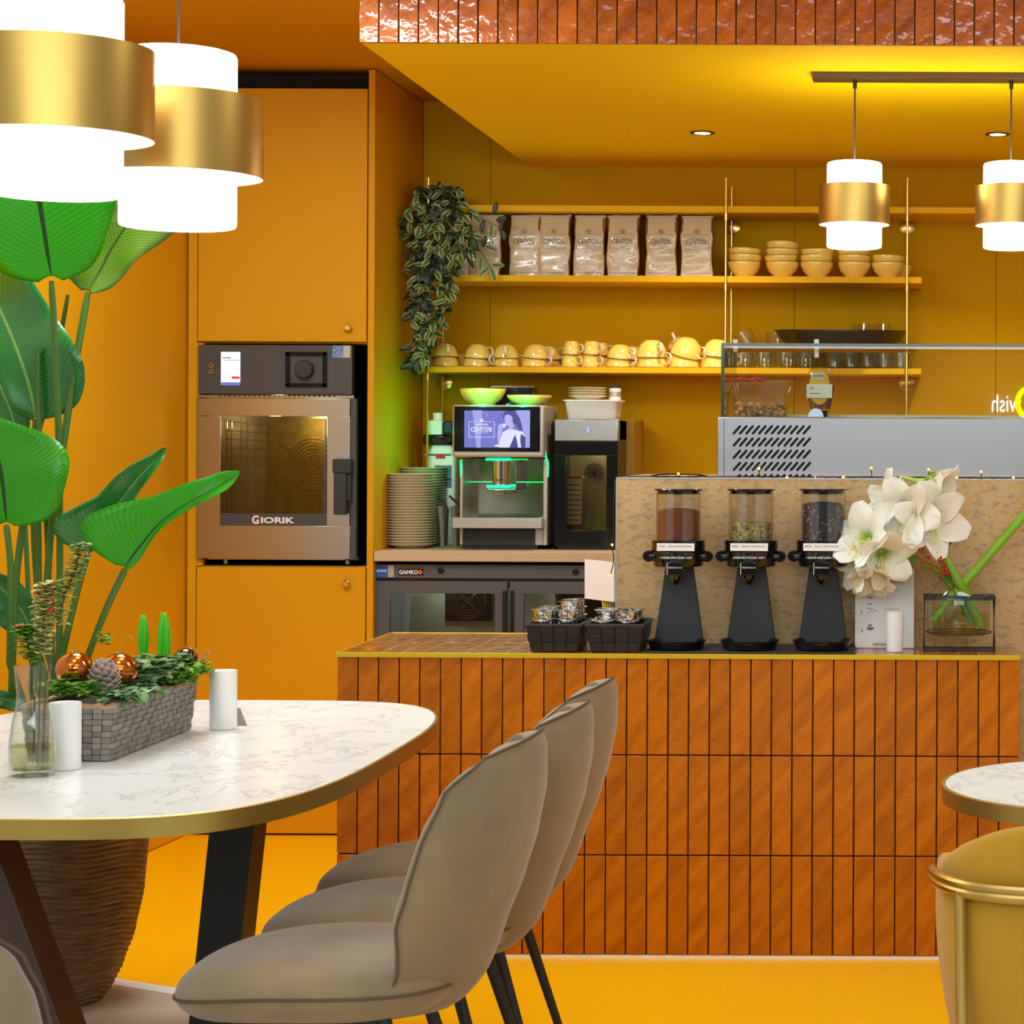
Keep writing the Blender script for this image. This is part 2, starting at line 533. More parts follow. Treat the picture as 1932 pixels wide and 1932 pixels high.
def leaf_mat(name, a, b_, light, trans=.25, rough=.3):
    """leaf blade with a paler midrib and fine side ribs, by the leaf's own UV"""
    m = mat(name, a, rough, coat=.2)
    nt = m.node_tree; b = nt.nodes['Principled BSDF']
    tc = nt.nodes.new('ShaderNodeTexCoord'); sp = nt.nodes.new('ShaderNodeSeparateXYZ')
    nt.links.new(tc.outputs['UV'], sp.inputs[0])
    ab = nt.nodes.new('ShaderNodeMath'); ab.operation = 'SUBTRACT'; ab.inputs[1].default_value = .5
    nt.links.new(sp.outputs[0], ab.inputs[0])
    a2 = nt.nodes.new('ShaderNodeMath'); a2.operation = 'ABSOLUTE'; nt.links.new(ab.outputs[0], a2.inputs[0])
    lt = nt.nodes.new('ShaderNodeMath'); lt.operation = 'LESS_THAN'; lt.inputs[1].default_value = .018
    nt.links.new(a2.outputs[0], lt.inputs[0])
    ma = nt.nodes.new('ShaderNodeMath'); ma.operation = 'MULTIPLY_ADD'; ma.inputs[1].default_value = -.35
    nt.links.new(a2.outputs[0], ma.inputs[0]); nt.links.new(sp.outputs[1], ma.inputs[2])
    cv = nt.nodes.new('ShaderNodeCombineXYZ'); nt.links.new(ma.outputs[0], cv.inputs[1]); nt.links.new(sp.outputs[0], cv.inputs[0])
    w = nt.nodes.new('ShaderNodeTexWave'); w.inputs['Scale'].default_value = 12; w.inputs['Distortion'].default_value = 1.0; w.bands_direction = 'Y'
    w.inputs['Detail'].default_value = 1; w.inputs['Detail Scale'].default_value = .6
    nt.links.new(cv.outputs[0], w.inputs['Vector'])
    c1 = ramp(nt, w.outputs['Fac'], [(.1, a), (.9, b_)])
    mx = nt.nodes.new('ShaderNodeMix'); mx.data_type = 'RGBA'
    nt.links.new(lt.outputs[0], mx.inputs[0]); nt.links.new(c1, mx.inputs[6]); mx.inputs[7].default_value = rgb(*light)
    nt.links.new(mx.outputs[2], b.inputs['Base Color'])
    bp = nt.nodes.new('ShaderNodeBump'); bp.inputs['Strength'].default_value = .15; bp.inputs['Distance'].default_value = .003
    nt.links.new(w.outputs['Fac'], bp.inputs['Height']); nt.links.new(bp.outputs[0], b.inputs['Normal'])
    tr = nt.nodes.new('ShaderNodeBsdfTranslucent'); nt.links.new(mx.outputs[2], tr.inputs[0])
    ms = nt.nodes.new('ShaderNodeMixShader'); ms.inputs[0].default_value = trans
    nt.links.new(b.outputs[0], ms.inputs[1]); nt.links.new(tr.outputs[0], ms.inputs[2])
    nt.links.new(ms.outputs[0], nt.nodes['Material Output'].inputs[0])
    return m


M['leaf'] = leaf_mat('banana_leaf', (58, 168, 8), (70, 182, 12), (40, 84, 18), .45)
M['leaf_dark'] = leaf_mat('dark_glossy_leaf', (30, 104, 34), (40, 120, 38), (120, 160, 60), .12, .22)
M['leaf_olive'] = leaf_mat('olive_leaf', (92, 124, 22), (104, 134, 28), (50, 76, 20), .3)


def striped_leaf():
    m = mat('striped_wandering_leaf', (40, 80, 30), .4)
    nt = m.node_tree; b = nt.nodes['Principled BSDF']
    tc = nt.nodes.new('ShaderNodeTexCoord'); sp = nt.nodes.new('ShaderNodeSeparateXYZ'); nt.links.new(tc.outputs['UV'], sp.inputs[0])
    ab = nt.nodes.new('ShaderNodeMath'); ab.operation = 'SUBTRACT'; ab.inputs[1].default_value = .5; nt.links.new(sp.outputs[0], ab.inputs[0])
    a2 = nt.nodes.new('ShaderNodeMath'); a2.operation = 'ABSOLUTE'; nt.links.new(ab.outputs[0], a2.inputs[0])
    c = ramp(nt, a2.outputs[0], [(.0, (92, 52, 52)), (.07, (40, 84, 28)), (.2, (56, 110, 32)), (.3, (150, 176, 96)), (.38, (44, 72, 30)), (.44, (214, 206, 150))])
    c2 = ramp(nt, a2.outputs[0], [(.0, (28, 52, 28)), (.42, (30, 50, 30)), (.47, (60, 70, 40))])
    g = nt.nodes.new('ShaderNodeNewGeometry')
    gt = nt.nodes.new('ShaderNodeMath'); gt.operation = 'GREATER_THAN'; gt.inputs[1].default_value = .45
    nt.links.new(g.outputs['Random Per Island'], gt.inputs[0])
    mx = nt.nodes.new('ShaderNodeMix'); mx.data_type = 'RGBA'
    nt.links.new(gt.outputs[0], mx.inputs[0]); nt.links.new(c, mx.inputs[7]); nt.links.new(c2, mx.inputs[6])
    nt.links.new(mx.outputs[2], b.inputs['Base Color'])
    return m


M['striped'] = striped_leaf()


def flower_mat():
    m = mat('amaryllis_white', (252, 246, 230), .5)
    nt = m.node_tree; b = nt.nodes['Principled BSDF']
    tc = nt.nodes.new('ShaderNodeTexCoord'); sp = nt.nodes.new('ShaderNodeSeparateXYZ'); nt.links.new(tc.outputs['UV'], sp.inputs[0])
    c = ramp(nt, sp.outputs[1], [(.0, (150, 190, 50)), (.16, (200, 216, 110)), (.34, (253, 250, 236)), (1, (255, 254, 250))])
    nt.links.new(c, b.inputs['Base Color'])
    tr = nt.nodes.new('ShaderNodeBsdfTranslucent'); nt.links.new(c, tr.inputs[0])
    ms = nt.nodes.new('ShaderNodeMixShader'); ms.inputs[0].default_value = .35
    nt.links.new(b.outputs[0], ms.inputs[1]); nt.links.new(tr.outputs[0], ms.inputs[2])
    nt.links.new(ms.outputs[0], nt.nodes['Material Output'].inputs[0])
    return m


M['petal'] = flower_mat()
# ---------------------------------------------------------------- the room
YC, YP, YCAB, YSH, YW = 5.623, 5.887, 7.35, 7.79, 8.079
XL, XCAB, XR, YF = -2.51, -1.856, 3.2, -3.2
ZC = 2.621
struct('floor', MB().box(-3.6, XR, 3.2, YW + .1, -.1, 0), M['floor'], smooth=False)
struct('floor_dining', MB().box(-3.6, XR, YF, 3.2, -.1, 0), M['white_wall'], smooth=False)
struct('ceiling', MB().box(-3.6, XR, 4.6, YW + .1, ZC + .04, ZC + .14), M['ceiling'], smooth=False)
struct('ceiling_dining', MB().box(-3.6, XR, YF, 4.6, ZC + .04, ZC + .14), M['white_wall'], smooth=False)
m = MB()
seams = [XCAB, P(925, 400, YW).x, P(1500, 400, YW).x, P(1880, 400, YW).x, XR]
for a, b in zip(seams[:-1], seams[1:]):
    m.box(a + .001, b - .001, YW, YW + .05, 0, ZC + .04)
m.box(-3.6, XR, YW + .05, YW + .1, 0, ZC + .04)
struct('wall_back', m, M['wall'], smooth=False)
# left wall stands slightly askew
wl = lambda Y: -2.51 - .071 * (YCAB - Y)
def lw(ya, yb):
    return MB().prism([(wl(yb), yb, 0), (wl(ya), ya, 0), (wl(ya) - .1, ya, 0), (wl(yb) - .1, yb, 0)], (0, 0, ZC + .04))
struct('wall_left', lw(5.0, YCAB + .02), M['wall_left'], smooth=False)
struct('wall_left_dining', lw(YF, 4.999), M['white_wall'], smooth=False)
m = MB().prism([(wl(YCAB) + .0, YCAB - .03, 0.004), (wl(2), 2, 0.004), (wl(2) + .012, 2, 0.004), (wl(YCAB) + .012, YCAB - .03, 0.004)], (0, 0, .058))
struct('baseboard_left', m, M['wall_left'], smooth=False)
struct('wall_right', MB().box(XR, XR + .1, YF, YW + .1, 0, ZC + .04), M['white_wall'], smooth=False)
struct('wall_front', MB().box(-3.6, XR, YF - .1, YF, 0, ZC + .04), M['room_grey'], smooth=False)

# dropped soffit with a tiled front
fx, fz = P(677, 80, 5.863).x, P(677, 80, 5.863).z
rz_ = P(1000, 315, YW)
m = MB()
top = ZC + .039
vs = [(fx + .004, 5.882, fz + .001), (XR, 5.882, fz + .001), (XR, YW, rz_.z), (rz_.x, YW, rz_.z),
      (fx + .004, 5.882, top), (XR, 5.882, top), (XR, YW, top), (rz_.x, YW, top)]
m.add(vs, [(0, 3, 2, 1), (4, 5, 6, 7), (0, 1, 5, 4), (1, 2, 6, 5), (2, 3, 7, 6), (3, 0, 4, 7)])
struct('trim_1', m, M['soffit'], smooth=False)
TP = .0549
m = MB()
rnd = random.Random(3)
n = int((XR - fx) / TP) - 6


def tile(mb, x0, x1, z0, z1, y, t=.009):
    a, b = rnd.uniform(-.0009, .0009), rnd.uniform(-.0012, .0012)
    vs = [(x0, y + a, z0), (x1, y - a, z0), (x1, y - a + b, z1), (x0, y + a + b, z1)]
    back = [(p[0], y + t + .002, p[2]) for p in vs]
    mb.add(vs + back, [(0, 1, 2, 3), (7, 6, 5, 4), (0, 4, 5, 1), (1, 5, 6, 2), (2, 6, 7, 3), (3, 7, 4, 0)])


for i in range(n):
    x = fx + i * TP
    tile(m, x + .0016, x + TP - .0016, fz, fz + .186, 5.863)
tf = tag(obj('tile_fascia', MB().box(fx, fx + n * TP, 5.872, 5.8819, fz + .002, fz + .188), M['grout'], loc=(fx, 5.87, fz), smooth=False),
         'row of glossy caramel glazed tiles facing the dropped ceiling', 'tiles')
obj('tile_facing', m, M['tile_gloss'], tf, bev=.0016)


# ---------------------------------------------------------------- tall cabinet and oven
cb = thing('tall_cabinet', 'tall ochre built-in cabinet with two doors around the oven', 'cabinet', (-2.18, YCAB, 0))
xl, xr = -2.5, XCAB
yb = YW - .005
z = lambda py: P(520, py, YCAB).z
nt_, nb_ = z(648), z(1068)
m = MB()
m.box(xl, xl + .03, YCAB, yb, 0.002, ZC + .02)
m.box(xr - .022, xr, YCAB, yb, 0.002, ZC + .035)
m.box(xl + .03, xr - .022, YCAB + .02, yb, nt_, nt_ + .02)
m.box(xl + .03, xr - .022, YCAB + .02, yb, nb_ - .02, nb_)
m.box(xl + .03, xr - .022, yb - .02, yb, 0.002, ZC)
m.box(xl + .03, xl + .052, YCAB + .004, yb - .02, nb_, nt_)
obj('body', m, M['cab'], cb, smooth=False)
for nm, a in (('niche_lining', (xl + .052, xl + .055, YCAB + .03, yb - .03, nb_ + .001, nt_ - .001)), ('niche_lining', (xr - .026, xr - .0225, YCAB + .012, yb - .03, nb_ + .001, nt_ - .001)),
              ('niche_lining', (xl + .05, xr - .03, yb - .03, yb - .022, nb_ + .001, nt_ - .001)), ('niche_floor', (xl + .05, xr - .03, YCAB + .02, yb - .03, nb_ + .0005, nb_ + .002)),
              ('shadow_gap', (xl + .032, xr - .024, YCAB + .03, YCAB + .04, z(166), ZC + .02)), ('floor_gap_shade', (xl + .032, xr - .024, YCAB + .03, YCAB + .04, .004, .03))):  # last two: near-black strips, shade of the door gaps put into colour
    obj(nm, MB().box(*a), M['void'], cb, smooth=False)


def knob(px, py, par):
    c = P(px, py, YCAB)
    m = MB().lathe([(0, .028), (.009, .028), (.0125, .024), (.0125, .017), (.006, .012), (.005, 0)], (0, 0, 0), 20)
    R = Matrix.Rotation(PI / 2, 4, 'X')
    m.v = [R @ v for v in m.v]
    m.v = [v + Vector((c.x, YCAB - .001, c.z)) for v in m.v]
    obj('knob', m, M['brass_rod'], par)


d = obj('door', MB().box(xl + .034, xr - .026, YCAB - .004, YCAB + .018, z(644.5), z(167)), M['cab'], cb, smooth=False, bev=.0012)
knob(659, 619, d)
d = obj('door', MB().box(xl + .034, xr - .026, YCAB - .004, YCAB + .018, z(1572), z(1070)), M['cab'], cb, smooth=False, bev=.0012)
knob(656, 1100, d)

YO = YCAB - .012
ov = thing('oven', 'steel built-in combi oven with dark control panel in the cabinet niche', 'oven', (P(517, 0, YO).x, YO, nb_ + .002))
zo = nb_ + .02
m = MB(); x0, x1 = P(373, 800, YO).x, P(663, 800, YO).x
zt = P(517, 745, YO).z
m.box(x0 + .005, x0 + .03, YO + .03, YO + .5, zo, zt)
m.box(x1 - .03, x1, YO + .03, YO + .5, zo, zt)
m.box(x0 + .005, x1, YO + .03, YO + .5, zt, zt + .165)
m.box(x0 + .005, x1, YO + .03, YO + .5, zo, zo + .04)
m.box(x0 + .005, x1, YO + .47, YO + .5, zo, zt)
for px in (417, 650):
    m.lathe([(.012, 0), (.012, .025)], (P(px, 0, YO).x, YO + .08, nb_ + .002), 12)
obj('body', m, M['steel'], ov, bev=.002)
obj('control_panel', MB().pb(374, 651, 664, 744, YO - .006, .035), M['grey_frame'], ov, bev=.002)
m = MB()
m.pb(373, 745.5, 668, 751, YO + .002, .03)
obj('vent_strip', m, M['steel'], ov, bev=.001)
m = MB()
for i in range(24):
    m.pb(412 + i * 9.4, 746.3, 417 + i * 9.4, 748.2, YO + .0012, .001)
obj('vent_slots', m, M['void'], ov)
dr = None
m = MB()
m.pb(372, 752, 660, 785, YO - .004, .03); m.pb(371, 992, 660, 1054, YO - .004, .03)
m.pb(371.5, 785, 416, 992, YO - .004, .03); m.pb(617, 785, 660, 992, YO - .004, .03)
dr = obj('door', m, M['steel'], ov, bev=.0008)
obj('window', MB().pb(416, 785, 617, 970, YO - .002, .004), M['dark_glass'], dr, smooth=False)
obj('name_strip', MB().pb(416, 969, 617, 992, YO - .003, .012), M['grey_frame'], dr, smooth=False)
text('lettering', 'G', P(482, 980.5, YO - .0032), .024, .030, M['paper'], dr, .03)
text('lettering', 'IORIK', P(524, 981.5, YO - .0032), .116, .0215, M['paper'], dr, .03)
obj('emblem', MB().pb(480, 979, 487, 981.5, YO - .0045, .001), M['red'], dr, smooth=False)
m = MB()
m.pb(627, 866, 661, 893, YO - .045, .04)
m.pb(629, 893, 652, 971, YO - .05, .022); m.pb(646, 893, 661, 945, YO - .03, .025)
obj('handle', m, M['black_matte'], dr, bev=.003)
m = MB().pb(661, 752, 672, 1056, YO + .0, .03); m.pb(667, 1052, 674, 1057, YO, .05)
obj('door_seal', m, M['grey_frame'], ov, bev=.001)
sy = YO - .0075
obj('screen', MB().pb(417, 664, 453, 727, sy, .002), mat('screen_white', (240, 244, 255), .3, emit=((215, 225, 255), 1.6)), ov, smooth=False)
m = MB().pb(420, 674, 436, 676, sy - .0006, .001); m.pb(423, 679, 452, 680, sy - .0006, .001)
obj('screen_text', m, mat('screen_ink', (60, 80, 150), .5), ov, smooth=False)
text('screen_digits', '539', P(443, 695, sy), .02, .008, mat('screen_digits', (190, 200, 240), .5, emit=((170, 180, 230), .7)), ov)
obj('screen_button', MB().pb(437, 710, 452, 715, sy - .0006, .001), mat('screen_red', (230, 60, 50), .5, emit=((230, 50, 50), .7)), ov, smooth=False)
obj('screen_bar', MB().pb(417, 721, 453, 727, sy - .0006, .001), mat('screen_blue', (90, 110, 190), .5, emit=((80, 100, 190), .8)), ov, smooth=False)
for py in (690, 701):
    m = MB(); c = P(399.5, py, sy); R = Matrix.Rotation(PI / 2, 3, 'X')
    m.ring([(.004, 0), (.009, 0), (.009, .004), (.004, .004)], c, 20, R)
    obj('button', m, M['brass'], ov)
m = MB()
for a in ((538, 664, 616, 671), (538, 723, 616, 730), (538, 664, 546, 730), (608, 664, 616, 730)):
    m.pb(*a, sy - .006, .01)
obj('dial_frame', m, M['void'], ov, bev=.001)
c = P(576, 697, sy); R = Matrix.Rotation(PI / 2, 3, 'X')
obj('dial', MB().lathe([(.031, -.002), (.031, .022), (.028, .026), (0, .026)], c, 36, R), M['black_matte'], ov)
obj('sticker', MB().pb(627, 652, 648, 675, sy - .0005, .001), mat('blue_print_sticker', (110, 140, 190), .5, var=(300, .8, (1, 1, 1))), ov, smooth=False)
obj('sticker', MB().pb(648, 652, 661, 675, sy - .0005, .001), M['silver'], ov, smooth=False)
# inside: racks, fan guard, amber light from an added fill
m = MB()
Yi = YO + .1
for px in (428, 437, 455, 467):
    m.tube([P(px, 790, Yi), P(px, 975, Yi)], .0022, 6)
for px in (482, 490, 498):
    m.tube([P(px, 795, YO + .4), P(px, 960, YO + .4)], .0018, 6)
for k in range(11):
    py = 795 + k * 16.5
    m.tube([P(426, py, Yi), P(437, py + 1, Yi), P(490, py * .93 + 62, YO + .4), P(510, py * .93 + 62, YO + .42)], .0018, 6)
obj('rack', m, M['chrome'], ov)
m = MB(); c = P(592, 878, YO + .45)
for k in range(8):
    r = .015 + k * .0125
    m.tube([c + Vector((r * math.cos(a * PI / 18), 0, r * math.sin(a * PI / 18))) for a in range(36)], .0025, 6, closed=True)
for k in range(4):
    a = k * PI / 4
    m.tube([c + Vector((.1 * math.cos(a), .004, .1 * math.sin(a))), c - Vector((.1 * math.cos(a), -.004, .1 * math.sin(a)))], .002, 6)
m.tube([c, P(527, 838, YO + .3)], .005, 8)
obj('fan_guard', m, M['brass_rod'], ov)
m = MB().pb(502, 790, 614, 968, YO + .462, .003)
obj('back_panel', m, mat('oven_back', (150, 128, 70), .35, .8, var=(30, .3, (1, 1, 1))), ov, smooth=False)

l = bpy.data.lights.new('oven_fill_light', 'POINT'); l.energy = 1.6; l.color = (1, .9, .6); l.shadow_soft_size = .02  # unseen fill light, added to brighten the oven interior
o = bpy.data.objects.new('oven_fill_light', l); C.objects.link(o); o.location = P(520, 800, YO + .15)

# ---------------------------------------------------------------- worktop, fridge
wz1, wz0 = P(930, 1041, YCAB).z, P(930, 1060, YCAB).z
WT = wz1
tag(obj('worktop', MB().box(XCAB + .002, 2.6, YCAB, YW - .001, wz0, wz1), M['worktop'], loc=(XCAB, YCAB, wz0), bev=.002),
    'long taupe worktop along the back wall under the coffee machine', 'worktop')
YFR = YCAB + .035
fr = thing('bar_fridge', 'grey under-counter drinks fridge with glass doors below the worktop', 'fridge', (-1.0, YFR, 0))
fx0, fx1 = P(703, 1100, YFR).x, P(1222, 1100, YFR).x
m = MB()
m.box(fx0, fx0 + .04, YFR + .03, YW - .06, 0.02, wz0 - .02); m.box(fx1 - .04, fx1, YFR + .03, YW - .06, 0.02, wz0 - .02)
m.box(fx0, fx1, YFR + .03, YW - .06, wz0 - .06, wz0 - .02); m.box(fx0, fx1, YFR + .03, YW - .06, 0.02, .1)
m.pb(706, 1066, 1220, 1092, YFR, .04)
m.pb(706, 1086, 1220, 1110, YFR + .031, .012)  # unseen bar added to stop interior light leaking above the doors
obj('body', m, M['grey'], fr, bev=.002)
obj('liner', MB().box(fx0 + .04, fx1 - .04, YW - .4, YW - .37, .1, wz0 - .06), M['fridge_in'], fr, smooth=False)


def fdoor(x0, x1, gx0, gx1):
    zb = .12
    m = MB()
    zt_ = P(900, 1097, YFR).z; gz1 = P(900, 1120, YFR).z; gz0 = .2
    X0, X1, G0, G1 = (P(v, 1120, YFR).x for v in (x0, x1, gx0, gx1))
    m.box(X0, X1, YFR, YFR + .028, gz1, zt_); m.box(X0, X1, YFR, YFR + .028, zb, gz0)
    m.box(X0, G0, YFR, YFR + .028, gz0, gz1); m.box(G1, X1, YFR, YFR + .028, gz0, gz1)
    d = obj('door', m, M['grey'], fr, bev=.001)
    obj('pane', MB().box(G0, G1, YFR + .008, YFR + .012, gz0, gz1), M['fridge_glass'], d, smooth=False)
    m = MB().box(X1 - .014, X1 - .002, YFR - .012, YFR, zb + .05, zt_ - .03) if x0 < 900 else MB().box(X0 + .002, X0 + .014, YFR - .012, YFR, zb + .05, zt_ - .03)
    obj('handle', m, M['black'], d, bev=.002)


fdoor(709, 957, 735, 934)
fdoor(962, 1215, 988, 1190)


def fan(px, py, r):
    m = MB(); c = P(px, py, YW - .42); s = (YW - .42) / F_
    for k in range(1, 7):
        rr = r * s * k / 6
        m.tube([c + Vector((rr * math.cos(a * PI / 16), 0, rr * math.sin(a * PI / 16))) for a in range(32)], .0022, 6, closed=True)
    for k in range(2):
        a = PI / 4 + k * PI / 2
        m.tube([c + Vector((r * s * math.cos(a), .003, r * s * math.sin(a))), c - Vector((r * s * math.cos(a), -.003, r * s * math.sin(a)))], .003, 6)
    obj('fan_guard', m, M['chrome'], fr)
    obj('fan_housing', MB().box(c.x - .085, c.x + .085, c.y + .006, c.y + .02, c.z - .07, c.z + .07), M['black'], fr, bev=.003)


fan(883, 1135, 32); fan(1097, 1137, 32)
Yt = YFR - .0012
obj('sticker', MB().pb(709, 1066, 732, 1089, Yt, .001), M['blue'], fr, smooth=False)
obj('sticker', MB().pb(732, 1067, 743, 1089, Yt, .001), M['silver'], fr, smooth=False)
text('sticker_text', 'BUITVOORT', P(720.5, 1077, Yt), .035, .008, M['paper'], fr, .02)
obj('badge', MB().pb(752, 1073, 799, 1086, Yt, .001), M['black'], fr, bev=.0003)
text('badge_lettering', 'GAMKO', P(771, 1079.5, Yt), .066, .0145, M['paper'], fr, .03)
c = P(793, 1079.5, Yt - .001)
m = MB().prism([c + Vector((.0095, 0, 0)), c + Vector((0, 0, .0095)), c + Vector((-.0095, 0, 0)), c + Vector((0, 0, -.0095))], (0, -.001, 0))
obj('badge_emblem', m, mat('orange_print', (225, 95, 30), .4), fr, smooth=False)
for px, py in ((832, 1076), (1086, 1079)):
    R = Matrix.Rotation(PI / 2, 3, 'X')
    obj('lock', MB().lathe([(.012, 0), (.012, .003), (.008, .005), (.004, .002), (0, .002)], P(px, py, YFR), 20, R), M['black'], fr)

for px_ in (840, 1090):  # unseen point lights added to lift the dark fridge inside
    l = bpy.data.lights.new('fridge_fill_light', 'POINT'); l.energy = .7; l.color = (.95, 1, .92); l.shadow_soft_size = .01
    o = bpy.data.objects.new('fridge_fill_light', l); C.objects.link(o); o.location = (P(px_, 1100, YFR + .2).x, YFR + .2, wz0 - .09)

# ---------------------------------------------------------------- tiled counter
x0, x1 = -1.5145, .294
ct = thing('service_counter', 'long self-service counter faced with caramel glazed tiles and yellow edging', 'counter', ((x0 + x1) / 2, YC, 0))
CT = .8077
rx = x1
m = MB()
m.box(x0 + .006, rx, YC + .013, 5.884, 0.0, CT - .0125)
m.box(x0 + .006, -.815, 5.884, 6.218, 0.0, CT - .0125)
obj('body', m, M['grout'], ct, smooth=False)
m = MB()
nc = 33
for r in range(3):
    for i in range(nc):
        xa = x0 + i * TP
        tile(m, xa + .0017, xa + TP - .0017, .008 + r * .2655 + .0017, .008 + (r + 1) * .2655 - .0017, YC)
for r in range(3):
    for i in range(10):
        tt = MB(); tile(tt, i * TP + .0017, (i + 1) * TP - .0017, .008 + r * .2655 + .0017, .008 + (r + 1) * .2655 - .0017, 0, .004)
        tt.v = [Vector((x0 + v.y, YC + .012 + v.x, v.z)) for v in tt.v]
        m.add(tt.v, tt.f)
obj('tile_facing', m, M['tile'], ct, bev=.002)
m = MB()
m.box(x0 + .002, rx, YC + .002, 5.885, CT - .012, CT - .0015)
m.box(x0 + .002, -.815, 5.885, 6.218, CT - .012, CT - .0015)
obj('top_grout', m, M['grout_top'], ct, smooth=False)
m = MB()
for i in range(nc):
    xa = x0 + .004 + i * TP
    for (ya, yb_) in ((YC + .006, YC + .30), (YC + .303, YC + .594)):
        xb = min(xa + TP - .003, rx - .004)
        yy = yb_ if xa < -.87 else min(yb_, 5.884)
        if yy - ya < .02: continue
        if xa > -.87 and ya > 5.88: continue
        h = CT + rnd.uniform(-.0006, .0002)
        m.box(xa, xb, ya, yy, CT - .008, h)
obj('top_tiles', m, M['tile_top'], ct, bev=.0015)
m = MB().box(x0 - .003, rx + .003, YC - .004, YC + .004, CT - .0125, CT + .0005)
m.box(x0 - .003, x0 + .004, YC + .004, 6.22, CT - .0125, CT + .0005); m.box(x0 - .003, -.815, 6.214, 6.222, CT - .0125, CT + .0005)
obj('edge_trim', m, M['trim_yellow'], ct, smooth=False, bev=.0008)
obj('base_strip', MB().box(x0, rx, YC + .001, YC + .012, .0, .0085), M['paper'], ct, smooth=False)

# sandstone-look panel behind the counter, carries the display case
pz = P(1400, 903, YP).z
px0 = P(1161.5, 1000, YP).x
sp = thing('display_counter', 'sandstone-look panel counter standing behind the tiled counter', 'counter', (.6, YP, 0))
m = MB().box(px0 + .004, 2.4, YP, 6.5, .002, pz - .002)
obj('body', m, M['cork'], sp, smooth=False)
m = MB().box(px0, px0 + .004, YP - .001, 6.5, .002, pz); m.box(px0, 2.4, YP - .001, 6.5, pz - .002, pz + .002)
obj('edge_strip', m, M['silver'], sp, smooth=False)

# display case
YD = 6.02
dc = thing('display_case', 'refrigerated glass display case with vented steel base on the counter', 'display case', (.6, YD, pz + .002))
dx0 = P(1353, 840, YD).x
gx0 = P(1361, 700, YD).x
bz = P(1600, 787, YD).z; gz = P(1600, 648, YD).z
obj('base', MB().box(dx0, 2.3, YD, 6.47, pz + .0025, bz), M['steel_case'], dc, bev=.004)
obj('corner_seam', MB().pb(1365.3, 790, 1366.6, 902, YD - .0004, .001), M['grey_frame'], dc, smooth=False)
m = MB()
for r in range(5):
    for i in range(12):
        a = P(1384.5 + i * 12, 811 + r * 23 + 6.5, YD - .0006); b = P(1396 + i * 12, 811 + r * 23 - 6.5, YD - .0006)
        if r == 4: a = P(1390 + i * 12, 902, YD - .0006); b = P(1396 + i * 12, 896.5, YD - .0006)
        dv = (b - a).normalized(); nn = Vector((-dv.z, 0, dv.x)) * .0036
        pts = []
        for t in range(7):
            w = t * PI / 6
            pts.append(b + nn * math.cos(w) + dv * .0036 * math.sin(w))
        for t in range(7):
            w = t * PI / 6
            pts.append(a - nn * math.cos(w) - dv * .0036 * math.sin(w))
        m.prism(pts, (0, .001, 0))
obj('vent_slots', m, M['void'], dc, smooth=False)
gt = .008
obj('front_glass', MB().box(gx0, 2.28, YD + .004, YD + .004 + gt, bz + .0005, gz - gt), M['case_glass'], dc, smooth=False)
obj('side_glass', MB().box(gx0, gx0 + gt, YD + .013, 6.45, bz + .0005, gz - gt), M['case_glass'], dc, smooth=False)
obj('top_glass', MB().box(gx0, 2.28, YD + .004, 6.45, gz - gt + .0005, gz), M['case_glass'], dc, smooth=False)
m = MB()
m.box(gx0 - .0005, 2.28, YD + .003, YD + .0045, gz - gt + .0003, gz)
m.box(gx0 - .0005, gx0 + .001, YD + .003, 6.45, gz - gt, gz)
m.box(gx0 - .0008, gx0 + gt, YD + .002, YD + .004, bz + .001, gz)
obj('glass_edge', m, M['edge_green'], dc, smooth=False)
m = MB().pb(1536, 640, 1545, 675, YD + .02, .006)
R = Matrix.Rotation(PI / 2, 3, 'X')
m.lathe([(0, .008), (.007, .008), (.007, -.004), (0, -.004)], P(1541, 671, YD + .016), 20, R)
m2 = MB().pb(1383, 640, 1392, 664, YD + .02, .006)
obj('glass_clamp', m, M['silver'], dc, bev=.001)
obj('glass_clamp', m2, M['silver'], dc, bev=.001)
m = MB(); c = P(1539, 786.5, YD + .002)
m.prism([c + Vector((.022 * math.cos(t * PI / 12), 0, .024 * math.sin(t * PI / 12))) for t in range(13)], (0, .0015, 0))
obj('round_sticker', m, mat('pale_blue_sticker', (190, 212, 236), .4), dc, smooth=False)
m = MB().box(gx0 + .02, 2.27, 6.4, 6.41, bz + .001, bz + .012)
obj('rear_rail', m, M['silver'], dc, smooth=False)

# food tub with granola
Yg = 6.2
g0, g1 = P(1374, 760, Yg), P(1493, 760, Yg)
tb = thing('food_tub', 'clear plastic tub of granola with a red lid tab in the case', 'tub', ((g0.x + g1.x) / 2, Yg + .06, bz + .001))
cxg = (g0.x + g1.x) / 2; hw = (g1.x - g0.x) / 2


def rrect(cx, cy, hx, hy, r, z_, n=5):
    out = []
    for qx, qy, a0 in ((1, 1, 0), (-1, 1, 90), (-1, -1, 180), (1, -1, 270)):
        for k in range(n + 1):
            a = math.radians(a0 + 90 * k / n)
            out.append(Vector((cx + qx * (hx - r) + r * math.cos(a), cy + qy * (hy - r) + r * math.sin(a), z_)))
    return out


def loft(mb, rings, cap0=True, cap1=True):
    n = len(rings[0]); vs = [p for r in rings for p in r]
    fs = [(j * n + i, j * n + (i + 1) % n, (j + 1) * n + (i + 1) % n, (j + 1) * n + i) for j in range(len(rings) - 1) for i in range(n)]
    if cap0: fs.append(tuple(range(n))[::-1])
    if cap1: fs.append(tuple((len(rings) - 1) * n + i for i in range(n)))
    return mb.add(vs, fs)


